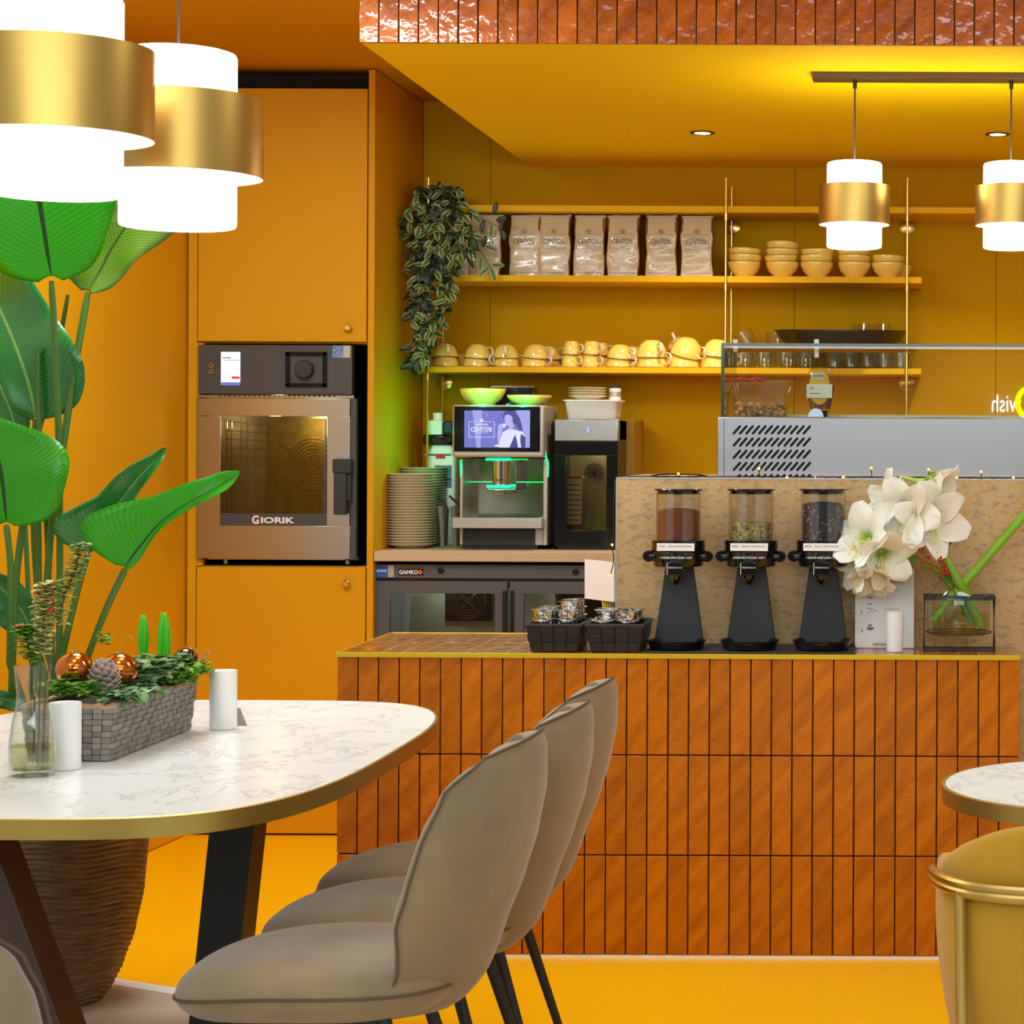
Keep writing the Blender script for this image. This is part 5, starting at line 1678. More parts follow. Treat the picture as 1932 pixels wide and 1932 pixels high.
def bloom(parent, c, face, R_=.075, seed=1, roll=0, openness=.8):
    """six-petalled trumpet flower facing along `face`"""
    rg = random.Random(seed)
    face = Vector(face).normalized()
    a = face.cross(Vector((0, 0, 1)))
    a = a.normalized() if a.length > .01 else Vector((1, 0, 0))
    b = a.cross(face)
    base = Vector(c) - face * R_ * .45
    m = MB()
    for k in range(6):
        w = roll + k * PI / 3 + rg.uniform(-.08, .08)
        rad = a * math.cos(w) + b * math.sin(w)
        op = openness + rg.uniform(-.1, .1)
        d = (rad * math.sin(op) + face * math.cos(op)).normalized()
        up = (face * math.sin(op) - rad * math.cos(op)).normalized()
        petal(m, base + rad * .004, d, up, R_ * rg.uniform(1.1, 1.3), R_ * (.52 if k % 2 else .42), rg.uniform(.75, 1.25), rg)
    fl_ = obj('bloom', m, M['petal'], parent, solid=.0006, off=0, sub=1)
    m = MB()
    for k in range(6):
        w = rg.uniform(-.5, .5)
        pts = [base + face * (.010 + .05 * q) + b * (-.006 - .028 * q * q) * (1 + .2 * k % 2) + a * (w * .05 * q) for q in (0, .25, .5, .75, 1)]
        m.tube(pts, .0011, 5)
        m.ball(pts[-1], .003, 8, 5, (1, .7, .7))
    obj('stamens', m, mat('pale_stamen', (236, 220, 130), .6) if 'pale_stamen' not in bpy.data.materials else bpy.data.materials['pale_stamen'], fl_)
    m = MB().tube([base + face * .004, base - face * R_ * .3, base - face * R_ * .75], [.011, .006, .004], 10)
    obj('flower_tube', m, M['hyacinth2'], fl_)


M['hyacinth2'] = mat('pale_green_tube', (176, 205, 90), .5)


def am(lab, pts, r):
    t = thing('amaryllis', lab, 'flower', pts[0], 'amaryllis stems in the framed vase')
    obj('flower_stem', MB().tube(pts, r, 14), M['stem'], t)
    return t


V = Vector
tA = am('white amaryllis with large open blooms at the top, leaning upper left', [P(1850, 1180, 5.755), P(1828, 1130, 5.75), P(1800, 1085, 5.74), P(1772, 1035, 5.735), P(1746, 990, 5.73), P(1738, 968, 5.73)], [.012, .0135, .0135, .013, .011, .007])
bloom(tA, P(1757, 980, 5.70), (.35, -1, -.1), .092, 1, .3, 1.0)
bloom(tA, P(1706, 968, 5.685), (-.35, -1, -.15), .088, 2, .1, .95)
bloom(tA, P(1768, 916, 5.76), (.95, -.25, -.22), .085, 3, .2, .6)
bloom(tA, P(1672, 950, 5.76), (-.9, -.45, .25), .082, 4, .5, .75)
tB = am('white amaryllis with drooping cluster of blooms at the lower left', [P(1838, 1178, 5.775), P(1800, 1110, 5.775), P(1772, 1078, 5.775), P(1730, 1056, 5.76), P(1690, 1040, 5.75), P(1668, 1036, 5.75)], [.011, .012, .012, .011, .010, .006])
bloom(tB, P(1628, 1012, 5.70), (-.55, -1, .35), .086, 5, .2, .9)
bloom(tB, P(1668, 1052, 5.69), (.3, -1, -.5), .082, 6, .6, .8)
bloom(tB, P(1618, 1062, 5.72), (-.9, -.6, -.25), .078, 7, .1, .8)
bloom(tB, P(1648, 1088, 5.71), (-.1, -.6, -1), .074, 8, .3, .65)
tC = am('amaryllis stem rising to the right out of the picture', [P(1760, 1172, 5.745), P(1800, 1120, 5.75), P(1838, 1080, 5.76), P(1885, 1025, 5.78), P(1932, 972, 5.80), P(1960, 930, 5.81)], [.011, .0125, .013, .013, .0125, .011])
obj('bud', MB().tube([P(1955, 940, 5.81), P(1958, 900, 5.81), P(1962, 860, 5.81)], [.010, .017, .004], 12), M['hyacinth2'], tC)

bs = thing('berry_sprig', 'twig with small bright red berries among the amaryllis stems', 'berry sprig', P(1790, 1090, 5.72))
m = MB()
m.tube([P(1808, 1150, 5.74), P(1795, 1095, 5.725), P(1775, 1066, 5.72), P(1757, 1040, 5.72), P(1735, 1008, 5.72)], .0014, 6)
m.tube([P(1795, 1095, 5.73), P(1788, 1050, 5.745), P(1790, 1030, 5.745), P(1803, 1012, 5.745)], .0012, 6)
rb2 = random.Random(12)
bpos = [(1734, 1037), (1732, 1030), (1741, 1036), (1741, 1043), (1731, 1049), (1738, 1055), (1748, 1050), (1753, 1051), (1757, 1043), (1763, 1045), (1767, 1043), (1743, 1060), (1741, 1067), (1754, 1063), (1756, 1070),
        (1757, 1075), (1766, 1068), (1772, 1056), (1775, 1052), (1771, 1056), (1775, 1066), (1780, 1067), (1785, 1064), (1779, 1078), (1784, 1074), (1786, 1077), (1773, 1080), (1781, 1083), (1787, 1082), (1791, 1079),
        (1771, 1087), (1750, 1030), (1745, 1024), (1738, 1060)]
bpos2 = [(1793, 996), (1799, 999), (1797, 1011), (1803, 1012), (1805, 1016), (1790, 1001)]
for (x, y) in bpos:
    tx, ty = x + rb2.uniform(8, 16), y + rb2.uniform(6, 14)
    m.tube([P(x, y, 5.715), P(min(tx, 1795), min(ty, 1095), 5.722)], .0006, 4)
for (x, y) in bpos2:
    m.tube([P(x, y, 5.745), P(1792, 1028, 5.745)], .0006, 4)
obj('twig', m, M['twig'], bs)
for (x, y) in bpos + bpos2:
    obj('berry', MB().ball(P(x, y, 5.712 if (x, y) in bpos else 5.745), .0042, 10, 7), M['berry'], bs)

# ---------------------------------------------------------------- marble dining table
TX, TY, TZ = -1.55, 4.26, .75


def table_ring(hx, hy, z_, n=96, e1=.5, bul=1.0):
    out = []
    for i in range(n):
        a = 2 * PI * i / n
        c_, s_ = math.cos(a), math.sin(a)
        # straight long sides, bowed short ends, round corners
        x = math.copysign(abs(c_) ** .48, c_) * hx
        y = math.copysign(abs(s_) ** .62, s_) * hy
        out.append(Vector((TX + x, TY + y, z_)))
    return out


tb_ = thing('dining_table', 'large marble-topped dining table with brass edge and dark slanted legs', 'table', (TX, TY, 0))
hx, hy = .525, .80
obj('tabletop', loft(MB(), [table_ring(hx - .004, hy - .004, TZ - .032), table_ring(hx - .004, hy - .004, TZ - .002), table_ring(hx - .006, hy - .006, TZ)]), M['marble'], tb_, ang=30)
m = MB()
ro, ri = table_ring(hx, hy, 0), table_ring(hx - .0045, hy - .0045, 0)
n = len(ro)
vs = []
for i in range(n):
    for (p, z_) in ((ro[i], TZ - .035), (ro[i], TZ - .0015), (ri[i], TZ - .0005), (ri[i], TZ - .035)):
        vs.append((p.x, p.y, z_))
fs = []
for i in range(n):
    j = (i + 1) % n
    for k in range(4):
        l = (k + 1) % 4
        fs.append((i * 4 + k, j * 4 + k, j * 4 + l, i * 4 + l))
obj('brass_edge', MB().add(vs, fs), M['brass_edge'], tb_, ang=50)


def beam(p0, p1, w, d):
    p0, p1 = Vector(p0), Vector(p1)
    m = MB()
    a = [(p0.x - w / 2, p0.y - d / 2, p0.z), (p0.x + w / 2, p0.y - d / 2, p0.z), (p0.x + w / 2, p0.y + d / 2, p0.z), (p0.x - w / 2, p0.y + d / 2, p0.z)]
    b = [(p1.x - w / 2, p1.y - d / 2, p1.z), (p1.x + w / 2, p1.y - d / 2, p1.z), (p1.x + w / 2, p1.y + d / 2, p1.z), (p1.x - w / 2, p1.y + d / 2, p1.z)]
    return loft(m, [a, b])


obj('leg', beam((-1.395, 4.47, TZ - .045), (-1.465, 4.47, .012), .092, .10), M['black_leg'], tb_, smooth=False, bev=.003)
obj('leg', beam((-1.735, 3.9, TZ - .045), (-1.475, 3.9, .012), .10, .10), M['leg_orange_reflect'], tb_, smooth=False, bev=.003)
obj('leg', beam((-1.95, 4.35, TZ - .045), (-1.99, 4.35, .012), .09, .10), M['leg_orange_reflect'], tb_, smooth=False, bev=.003)
obj('top_plate', MB().box(-2.0, -1.32, 3.86, 4.55, TZ - .046, TZ - .0355), M['black_leg'], tb_, smooth=False)


# ---------------------------------------------------------------- upholstered chairs (facing -x in their own frame)
def lerp_tab(tab, z_):
    for (z0, v0), (z1, v1) in zip(tab[:-1], tab[1:]):
        if z0 <= z_ <= z1:
            k = (z_ - z0) / (z1 - z0); k = k * k * (3 - 2 * k) * .35 + k * .65
            return v0 + (v1 - v0) * k
    return tab[-1][1] if z_ > tab[-1][0] else tab[0][1]


SP = [(.385, .14), (.41, .185), (.46, .225), (.53, .25), (.63, .287), (.70, .308), (.78, .322), (.85, .322), (.872, .312)]
HW = [(.385, .10), (.40, .135), (.43, .165), (.48, .178), (.53, .187), (.60, .203), (.68, .205), (.74, .195), (.79, .175), (.83, .140), (.855, .098), (.868, .05), (.872, .012)]
WR = [(.385, .12), (.43, .15), (.48, .125), (.53, .14), (.58, .158), (.70, .16), (.79, .14), (.84, .085), (.872, .0)]


def make_chair(lab):
    t = thing('dining_chair', lab, 'chair', (0, 0, 0), 'taupe velvet chairs along the marble table')
    zs = [.385 + .487 * (1 - (1 - k / 30) ** 1.35) for k in range(31)]
    def back(off):
        def fn(u, v):
            z_ = zs[int(round(v * 30))]
            a = (u - .5) * 2
            return V((lerp_tab(SP, z_) - off - lerp_tab(WR, z_) * abs(a) ** 2.1, a * lerp_tab(HW, z_), z_))
        return fn
    m = MB().grid(back(0), 24, 30)
    obj('backrest', m, M['velvet'], t, solid=.034, off=-1, sub=1)
    edge = [back(-.001)(1, k / 30) for k in range(0, 31)] + [back(-.001)(0, k / 30) for k in range(30, -1, -1)]
    obj('back_piping', MB().tube(edge, .0024, 6), M['piping'], t)
    # seat: rounded block, top crown, waterfall front
    L_, W_ = .245, .205
    cx0 = -.055
    def ring(s_, z_, dz=1):
        out = []
        for i in range(56):
            a = 2 * PI * i / 56
            c_, q = math.cos(a), math.sin(a)
            x = cx0 + math.copysign(abs(c_) ** .72, c_) * L_ * s_
            y = math.copysign(abs(q) ** .72, q) * W_ * s_ * (1 - .10 * max(0, -c_))
            f = max(0, (-.06 - x) / .24)
            zz = z_ - .03 * f * f
            out.append(V((x, y, zz)))
        return out
    up = loft(MB(), [ring(1.0, .458), ring(1.0, .466), ring(.975, .482), ring(.91, .495), ring(.78, .503), ring(.55, .506), ring(.3, .507), ring(.1, .507)], False, True)
    obj('seat', up, M['velvet'], t, sub=1)
    lo = loft(MB(), [ring(.3, .395), ring(.62, .398), ring(.82, .408), ring(.94, .428), ring(.99, .447), ring(.995, .456)], True, False)
    obj('seat_shell', lo, M['velvet'], t, sub=1)
    obj('seat_piping', MB().tube(ring(1.001, .457), .003, 6, closed=True), M['piping'], t)
    for (x, y, fx_, fy_) in ((.07, .13, .20, .18), (.07, -.13, .20, -.18), (-.15, .12, -.235, .17), (-.15, -.12, -.235, -.17)):
        obj('leg', MB().tube([(x, y, .425), (fx_, fy_, .001)], [.013, .0085], 12), M['black_leg'], t)
    obj('under_frame', MB().tube([(.07, .13, .402), (.07, -.13, .402), (-.15, -.12, .402), (-.15, .12, .402)], .01, 8, closed=True), M['black_leg'], t)
    return t


ch = make_chair('taupe velvet shell chair nearest the camera beside the marble table')
ch.location = (-.945, 3.66, 0)
dup(ch, (-.925, 4.068, 0), D(0), 'taupe velvet shell chair in the middle of the three beside the table')
dup(ch, (-.935, 4.478, 0), D(0), 'taupe velvet shell chair farthest from the camera, nearest the tiled counter')
dup(ch, (-1.215, 2.50, 0), D(-72), 'blurred taupe velvet chair cut off in the lower left corner')

# ---------------------------------------------------------------- round marble table and mustard chairs
RX, RY = .37, 3.87
rt_ = thing('round_table', 'small round marble table with brass rim at the right edge', 'table', (RX, RY, 0))
obj('tabletop', MB().lathe([(0, .72), (.302, .72), (.302, .748), (.3, .75), (0, .75)], (RX, RY, 0), 96), M['marble'], rt_)
obj('brass_edge', MB().ring([(.3025, .7195), (.3075, .7195), (.3075, .7485), (.3025, .7505)], (RX, RY, 0), 96), M['brass_edge'], rt_)
obj('pedestal', MB().lathe([(.19, .001), (.19, .012), (.03, .02), (.022, .05), (.022, .70), (.08, .719)], (RX, RY, 0), 40), M['black_leg'], rt_)


def tub_chair(lab):
    t = thing('tub_chair', lab, 'chair', (0, 0, 0), 'mustard tub chairs at the round table')
    def pos(u, v):
        a = D(-90 + (u - .5) * 2 * 118)
        k = abs(u - .5) * 2
        ztop = .786 - .045 * min(1, k / .5) ** 2 - .10 * max(0, (k - .5) / .5)
        c_, s_ = math.cos(a), math.sin(a)
        f = (1 - .10 * (1 - v) ** 1.5) * (1 + .04 * math.sin(v * PI))
        return V((math.copysign(abs(c_) ** .6, c_) * .292 * f, math.copysign(abs(s_) ** .6, s_) * .275 * f, .36 + (ztop - .36) * v))
    m = MB().grid(lambda u, v: pos(u, v), 48, 14)
    obj('backrest', m, M['mustard'], t, solid=.045, off=-1, sub=1)
    out = lambda u, z_: V((pos(u, .7).x * 1.045, pos(u, .7).y * 1.045, z_))
    for zz in (.682, .669):
        obj('rail', MB().tube([out(.17 + .66 * k / 36, zz) for k in range(37)], .0085, 10), M['gold_tube'], t)
    obj('seat', MB().lathe([(0, .36), (.22, .36), (.24, .38), (.245, .43), (.22, .46), (0, .468)], (0, .02, 0), 48), M['mustard'], t)
    for u in (.285, .715):
        p = out(u, .67)
        obj('leg', MB().tube([p, V((p.x * .98, p.y * .98, .4)), V((p.x * 1.02, p.y * 1.02, .001))], .009, 10), M['gold_tube'], t)
    for sx in (-1, 1):
        obj('leg', MB().tube([V((sx * .17, .15, .37)), V((sx * .20, .20, .001))], .009, 10), M['gold_tube'], t)
    return t


tc_ = tub_chair('mustard velvet tub chair with brass rail in front of the round table')
tc_.location = (.345, 3.54, 0); tc_.rotation_euler = (0, 0, D(1))
dup(tc_, (.62, 4.33, 0), D(150), 'second mustard tub chair, mostly hidden behind the round table', scale=(1, 1, .98))

# beige floor covering with a pale edge strip, its far edge running askew
ra, rb_, rc_, rd = V((-2.61, 5.612, .0004)), V((-1.25, 4.932, .0004)), V((-1.25, 3.25, .0004)), V((-2.77, 3.25, .0004))
rug = tag(obj('rug', MB().prism([ra, rb_, rc_, rd], (0, 0, .006)), M['rug'], loc=(-2, 4.4, 0), smooth=False), 'beige low-pile rug with white edge under the marble table and plant pot', 'rug')
nn = V((.447, .894, 0)) * .05
obj('border', MB().prism([ra + V((.045, -.02, 0)), rb_ + V((.0, 0, 0)), rb_ + nn, ra + V((.045, -.02, 0)) + nn], (0, 0, .0066)), M['rug_white'], rug, smooth=False)
# ---------------------------------------------------------------- things on the marble table
def on_table(px, py):
    """point of the table plane seen at a pixel"""
    dx, dy = px - CX, py - CY
    v = dy - ROLL * dx
    Y = (EYE - TZ) * F_ / v
    return P(px, py, Y)


c = V((-1.469, 4.55, TZ + .0008))
def candle(name, c, lab):
    return tag(obj(name, MB().ring([(.0001, 0), (.0278, 0), (.0285, .001), (.0285, .123), (.028, .1245), (.0262, .1235), (.0262, .105), (.0001, .105)], c, 40), M['frost'], loc=c), lab, 'candle holder', 'frosted white cylinders on the marble table')
candle('candle_holder', c, 'frosted white cylinder candle holder right of the wicker planter')
tw = MB().prism([(c.x - .037, c.y + .045, TZ + .0008), (c.x + .037, c.y + .045, TZ + .0008), (c.x + .012, c.y + .075, TZ + .035), (c.x - .012, c.y + .075, TZ + .035)], (0, .002, 0))
tag(obj('tent_card', tw, mat('grey_card', (128, 120, 112), .6), loc=(c.x, c.y + .05, TZ), smooth=False), 'small grey folded stand peeking out behind the right candle holder', 'stand')
candle('candle_holder', V((-1.583, 3.985, TZ + .0008)), 'frosted white cylinder candle holder between glass vase and planter')

# wicker planter
bx_c, by_c = -1.612, 4.305
basket('planter_basket', bx_c, by_c, TZ + .0008, .078, .228, .088, .238, .104, 9, 9, 26, .0032, M['wicker'], M['wicker_dark'], 'long grey woven planter basket with festive plants on the marble table', 'planter', None, 2)
rm = random.Random(21)
m = MB()
rimz = TZ + .106
cor = [V((bx_c + sx * .086, by_c + sy * .236, rimz)) for sx, sy in ((-1, -1), (1, -1), (1, 1), (-1, 1))]
pts = []
for k in range(4):
    for q in range(14):
        p = cor[k].lerp(cor[(k + 1) % 4], q / 14); pts.append(p + V((rm.uniform(-.002, .002), rm.uniform(-.002, .002), rm.uniform(-.004, .004))))
m.tube(pts, [rm.uniform(.004, .008) for _ in pts], 6, closed=True)
obj('bark_rim', m, mat('bark_rim', (164, 128, 98), .8, island=.2), bpy.data.objects['planter_basket'])
tag(obj('potting_soil', MB().box(bx_c - .079, bx_c + .079, by_c - .225, by_c + .225, TZ + .055, TZ + .088), mat('dark_soil', (44, 32, 24), .95, bump=(80, .6, (1, 1, 1))), loc=(bx_c, by_c, TZ + .06)), 'dark potting soil filling the wicker planter', 'soil', kind='stuff')


def blade(mb, base, d, up, L, W, fold=.3, bend=.3, nu=2, nv=5, pw=.8):
    side = d.cross(up)
    side = side.normalized() if side.length > 1e-4 else V((1, 0, 0))
    def fn(u, v):
        a = (u - .5) * 2
        w = W * max(0.02, math.sin(PI * min(1, v * .93 + .05))) ** pw
        return base + d * (L * v) - up * (L * bend * v * v) + side * (a * w) + up * (abs(a) * w * fold)
    mb.grid(fn, nu, nv)


def leaves(mb, cen, spread, n, L, W, rg, upb=.3, lim=None):
    for k in range(n):
        a = rg.uniform(0, 2 * PI)
        d = V((math.cos(a), math.sin(a), rg.uniform(-.3, .8) + upb)).normalized()
        b = V(cen) + V((rg.uniform(-1, 1) * spread[0], rg.uniform(-1, 1) * spread[1], rg.uniform(-1, 1) * spread[2]))
        up = (V((0, 0, 1)) - d * d.z + V((.001, 0, 0))).normalized()
        blade(mb, b, d, up, L * rg.uniform(.6, 1.2), W * rg.uniform(.7, 1.2), .25, .4, 2, 4)


tz0 = TZ + .09
for (px, py, Y, r, lab) in ((141, 1262, 4.16, .036, 'left shiny copper glass ball in the planter'), (226, 1264, 4.24, .0365, 'right shiny copper glass ball in the planter, behind the pine cone')):
    c = P(px, py, Y)
    t = thing('copper_bauble', lab, 'bauble', c, 'copper balls in the planter')
    obj('ball', MB().ball(c, r, 32, 20, (1, 1, .92)), M['copper'], t)
    obj('cap', MB().lathe([(.007, 0), (.007, .004), (0, .005)], c + V((0, 0, r * .91)), 16), M['brass_rod'], t)
c = P(196, 1288, 4.155)
m = MB()
for k in range(70):
    v = k / 70
    a = k * 2.4
    r = .036 * math.sin(PI * (v * .85 + .12)) ** .8
    b = c + V((math.cos(a) * r * .6, math.sin(a) * r * .6, -.026 + v * .06))
    d = V((math.cos(a), math.sin(a), .15 + v * .9)).normalized()
    up = (V((0, 0, 1)) - d * d.z).normalized()
    blade(m, b, d, up, 0.016, .0095, .1, -.3, 2, 3, .5)
tag(obj('pine_cone', m, M['cone'], loc=c, solid=.0016), 'brown pine cone with pale frosted scales lying between the copper balls', 'pine cone')
rg = random.Random(3)
def plantlet(name, lab, cat, c, mats, spread, n, L, W, upb=.3):
    m = MB(); leaves(m, c, spread, n, L, W, rg, upb)
    return tag(obj(name, m, mats, loc=c, solid=.0004), lab, cat)
plantlet('ivy_plant', 'bright green ivy at the near end of the planter', 'ivy', P(135, 1300, 4.10), M['moss'], (.05, .03, .012), 80, .024, .011)
plantlet('ivy_plant', 'grey green variegated ivy in the middle of the planter', 'ivy', P(276, 1262, 4.33), M['ivy'], (.05, .10, .018), 190, .032, .014)
plantlet('ivy_plant', 'variegated ivy trailing over the front rim of the planter', 'ivy', P(245, 1306, 4.17), M['ivy'], (.035, .09, .008), 110, .026, .012, -.1)
plantlet('moss_cushion', 'bright mossy greenery at the far end of the planter', 'moss', P(336, 1268, 4.45), M['moss'], (.045, .09, .016), 420, .022, .006)
plantlet('fern_sprig', 'thin light green sprig sticking up behind the right copper ball', 'sprig', P(196, 1206, 4.3), M['moss'], (.014, .02, .012), 26, .014, .006)
for (px, p0, p1, w, lab) in ((270, 1226, 1160, 10.5, 'left bright green hyacinth shoot'), (309, 1244, 1155, 13, 'right thicker green hyacinth shoot')):
    Y = 4.42
    c = P(px, p0 + 14, Y)
    t = thing('hyacinth_shoot', lab + ' standing in the planter', 'plant shoot', c, 'hyacinth shoots in the planter')
    h = P(px, p1, Y).z - c.z
    for k in range(5):
        a = k * 1.26 + .4
        m = MB(); o_ = V((math.cos(a), math.sin(a), 0))
        d = (V((0, 0, 1)) + o_ * .06).normalized()
        blade(m, c + o_ * .004, d, -o_, h * (1 - .09 * (k % 3)), w * Y / F_ * 1.0, .3, -.05, 4, 8, .35)
        obj('leaf', m, M['hyacinth'], t, solid=.0022)
c = P(350, 1240, 4.5)
tag(obj('black_bauble', MB().ball(c, .024, 24, 16, (1.05, 1, .8)), M['gloss_black'], loc=c), 'glossy black ball at the far end of the planter', 'bauble')
m = MB()
for k in range(26):
    a, b_ = rg.uniform(-1, 1), rg.uniform(.2, 1)
    p = P(362, 1248, 4.5) + V((rg.uniform(-.02, .02), rg.uniform(-.02, .02), -.004))
    m.tube([p, p + V((a * .02, rg.uniform(-.01, .01), b_ * .022)), p + V((a * .022 + .01 * rg.uniform(-1, 1), 0, b_ * .042))], .0011, 4)
tag(obj('raffia_twigs', m, M['raffia'], loc=P(362, 1248, 4.5)), 'curly orange raffia twigs at the far corner of the planter', 'twigs', kind='stuff')
m = MB()
m.tube([P(230, 1222, 4.36), P(236, 1204, 4.36), P(243, 1199, 4.36), P(251, 1206, 4.36)], .001, 5)
tag(obj('raffia_loop', m, M['raffia'], loc=P(230, 1222, 4.36)), 'single thin orange raffia loop above the ivy', 'raffia')

# bud vase with dried sprigs
vx_, vy_ = -1.612, 3.905
vz = TZ + .0008
vs_ = thing('bud_vase', 'slim clear glass vase half filled with water at the left picture edge', 'vase', (vx_, vy_, vz))
prof = [(.0001, 0), (.036, 0), (.040, .006), (.0415, .03), (.041, .06), (.035, .10), (.0285, .13), (.0275, .15), (.0315, .19), (.0325, .204), (.0305, .204), (.0298, .19), (.0258, .15), (.0268, .13), (.033, .10), (.0385, .06), (.039, .03), (.0365, .012), (.0001, .010)]
obj('glass_body', MB().ring(prof, (vx_, vy_, vz), 48), M['tumbler'], vs_)
obj('water', MB().lathe([(0, .0105), (.036, .0125), (.0382, .03), (.0380, .055), (0, .055)], (vx_, vy_, vz), 40), M['water'], vs_)
def sprig(lab, pts, nl, w, mt, berries, sd):
    r_ = random.Random(sd)
    t = thing('dried_sprig', lab, 'sprig', pts[0], 'leafy sprigs in the bud vase')
    obj('twig', MB().tube(pts, .0014, 6), M['twig'], t)
    m = MB()
    def at(q):
        q = q * (len(pts) - 1); i = min(int(q), len(pts) - 2)
        return pts[i].lerp(pts[i + 1], q - i)
    for k in range(nl):
        q = .45 + .55 * k / nl
        a = k * 2.4
        d = V((math.cos(a), math.sin(a), .35)).normalized(); up = (V((0, 0, 1)) - d * d.z).normalized()
        blade(m, at(q), d, up, w * r_.uniform(.7, 1.1), w * .5, .3, .3, 2, 4)
    obj('leaves', m, mt, t, solid=.0004)
    for q, dx, dy in berries:
        obj('berry', MB().ball(at(q) + V((dx, -.004, dy)), .0052, 12, 8), mat('coral_berry', (214, 62, 44), .35) if 'coral_berry' not in bpy.data.materials else bpy.data.materials['coral_berry'], t)
Yv_ = 3.905
b0 = V((vx_ + .01, vy_, vz + .02))
sprig('khaki leafed sprig in the bud vase, tallest middle one', [b0, P(75, 1300, Yv_), P(80, 1220, Yv_), P(84, 1150, Yv_), P(88, 1100, Yv_)], 80, .026, M['dry_leaf'], [(.97, -.016, -.012), (.7, .012, .01), (.62, .016, .05), (.8, .014, -.01)], 1)
sprig('lighter green sprig bending right with a tip by the pot plant', [b0 + V((.006, .008, 0)), P(86, 1290, Yv_), P(105, 1200, Yv_), P(122, 1120, Yv_), P(142, 1078, Yv_), P(152, 1025, Yv_)], 70, .022, mat('olive_sprig', (150, 164, 70), .6, island=.3), [], 2)
sprig('green sprig with red berry leaning left in the bud vase', [b0 + V((-.01, .004, 0)), P(66, 1290, Yv_), P(58, 1240, Yv_), P(50, 1200, Yv_), P(40, 1182, Yv_)], 44, .024, M['moss'], [(1, 0, 0), (.96, -.008, .002), (.5, -.008, 0)], 3)

# ---------------------------------------------------------------- big potted bird-of-paradise plant
PXc, PYc = -2.06, 5.16
pp = thing('potted_plant', 'tall plant with huge banana-like leaves in a brown ribbed pot', 'potted plant', (PXc, PYc, .008))
rp = random.Random(2)
prof = []
def pot_r(z_):
    tab = [(0, .098), (.03, .12), (.08, .143), (.16, .170), (.26, .190), (.38, .2), (.5, .2), (.6, .196), (.66, .19)]
    return lerp_tab(tab, z_)
nz, na = 240, 96
vs, fs = [], []
for j in range(nz + 1):
    z_ = .66 * j / nz
    for i in range(na):
        a = 2 * PI * i / na
        rib = math.sin((z_ + .012 * math.sin(a * 2 + 1) + .006 * math.sin(a * 5)) * 2 * PI / .0125 + 1.5 * noise.noise(V((math.cos(a) * 2, math.sin(a) * 2, z_ * 9))))
        r_ = pot_r(z_) + .0036 * rib
        vs.append((PXc + r_ * math.cos(a), PYc + r_ * math.sin(a), .0075 + z_))
for j in range(nz):
    for i in range(na):
        k = (i + 1) % na
        fs.append((j * na + i, j * na + k, (j + 1) * na + k, (j + 1) * na + i))
fs.append(tuple(range(na))[::-1])
m = MB().add(vs, fs)
n0 = len(m.v)
inn = []
for j, (rr, zz) in enumerate(((.18, .66), (.175, .60), (0.001, .60))):
    for i in range(na):
        a = 2 * PI * i / na
        inn.append((PXc + rr * math.cos(a), PYc + rr * math.sin(a), .0075 + zz))
m.v += [V(p) for p in inn]; m.uv += [(0, 0)] * len(inn)
for i in range(na):
    k = (i + 1) % na
    m.f += [[nz * na + i, nz * na + k, n0 + k, n0 + i], [n0 + i, n0 + k, n0 + na + k, n0 + na + i], [n0 + na + i, n0 + na + k, n0 + 2 * na + k, n0 + 2 * na + i]]
    m.mi += [0, 0, 0]


def pot_mat():
    m = mat('ribbed_bronze_pot', (128, 100, 64), .5, .1, var=(14, .35, (1, 1, 6)))
    return m


obj('pot', m, pot_mat(), pp, ang=80)


def interp(tab, q):
    q = max(0, min(1, q))
    n_ = len(tab) - 1
    x = q * n_; i = min(int(x), n_ - 1); f = x - i
    p0 = tab[max(i - 1, 0)]; p1 = tab[i]; p2 = tab[i + 1]; p3 = tab[min(i + 2, n_)]
    def cr(a, b, c_, d_): return .5 * ((2 * b) + (-a + c_) * f + (2 * a - 5 * b + 4 * c_ - d_) * f * f + (-a + 3 * b - 3 * c_ + d_) * f ** 3)
    if isinstance(p1, Vector):
        return V([cr(p0[k], p1[k], p2[k], p3[k]) for k in range(3)])
    return cr(p0, p1, p2, p3)


def big_leaf(mid, wl, wr, mt, foldl=.25, foldr=.25, tilt=0.0, wave=.006, name='leaf'):
    """mid: 3-D midrib from leaf base to tip; wl/wr: half widths (m) of the two sides at even steps"""
    nv, nu = 40, 8
    def fn(u, v):
        p = interp(mid, v); t = (interp(mid, min(1, v + .01)) - interp(mid, max(0, v - .01))).normalized()
        side = V((t.z, 0, -t.x))
        side = side.normalized() if side.length > 1e-4 else V((1, 0, 0))
        nrm = side.cross(t).normalized()
        a = (u - .5) * 2
        w = max(0.0005, interp(wl, v) if a < 0 else interp(wr, v))
        fo = foldl if a < 0 else foldr
        s_ = side * math.cos(tilt) + nrm * math.sin(tilt)
        # lobes at the base run back along the stalk
        lob = -t * (abs(a) ** 1.5) * w * .45 * max(0, 1 - v * 4)
        return p + s_ * (a * w) + nrm * (fo * abs(a) ** 1.6 * w + wave * math.sin(v * 16 + a * 2) * abs(a)) + lob
    m = MB().grid(fn, nu, nv)
    return obj(name, m, mt, pp, solid=.0008, off=0)


def pxm(pts): return [P(x, y, Y) for x, y, Y in pts]
k_ = 5.15 / F_
W_ = lambda *a: [x * k_ for x in a]
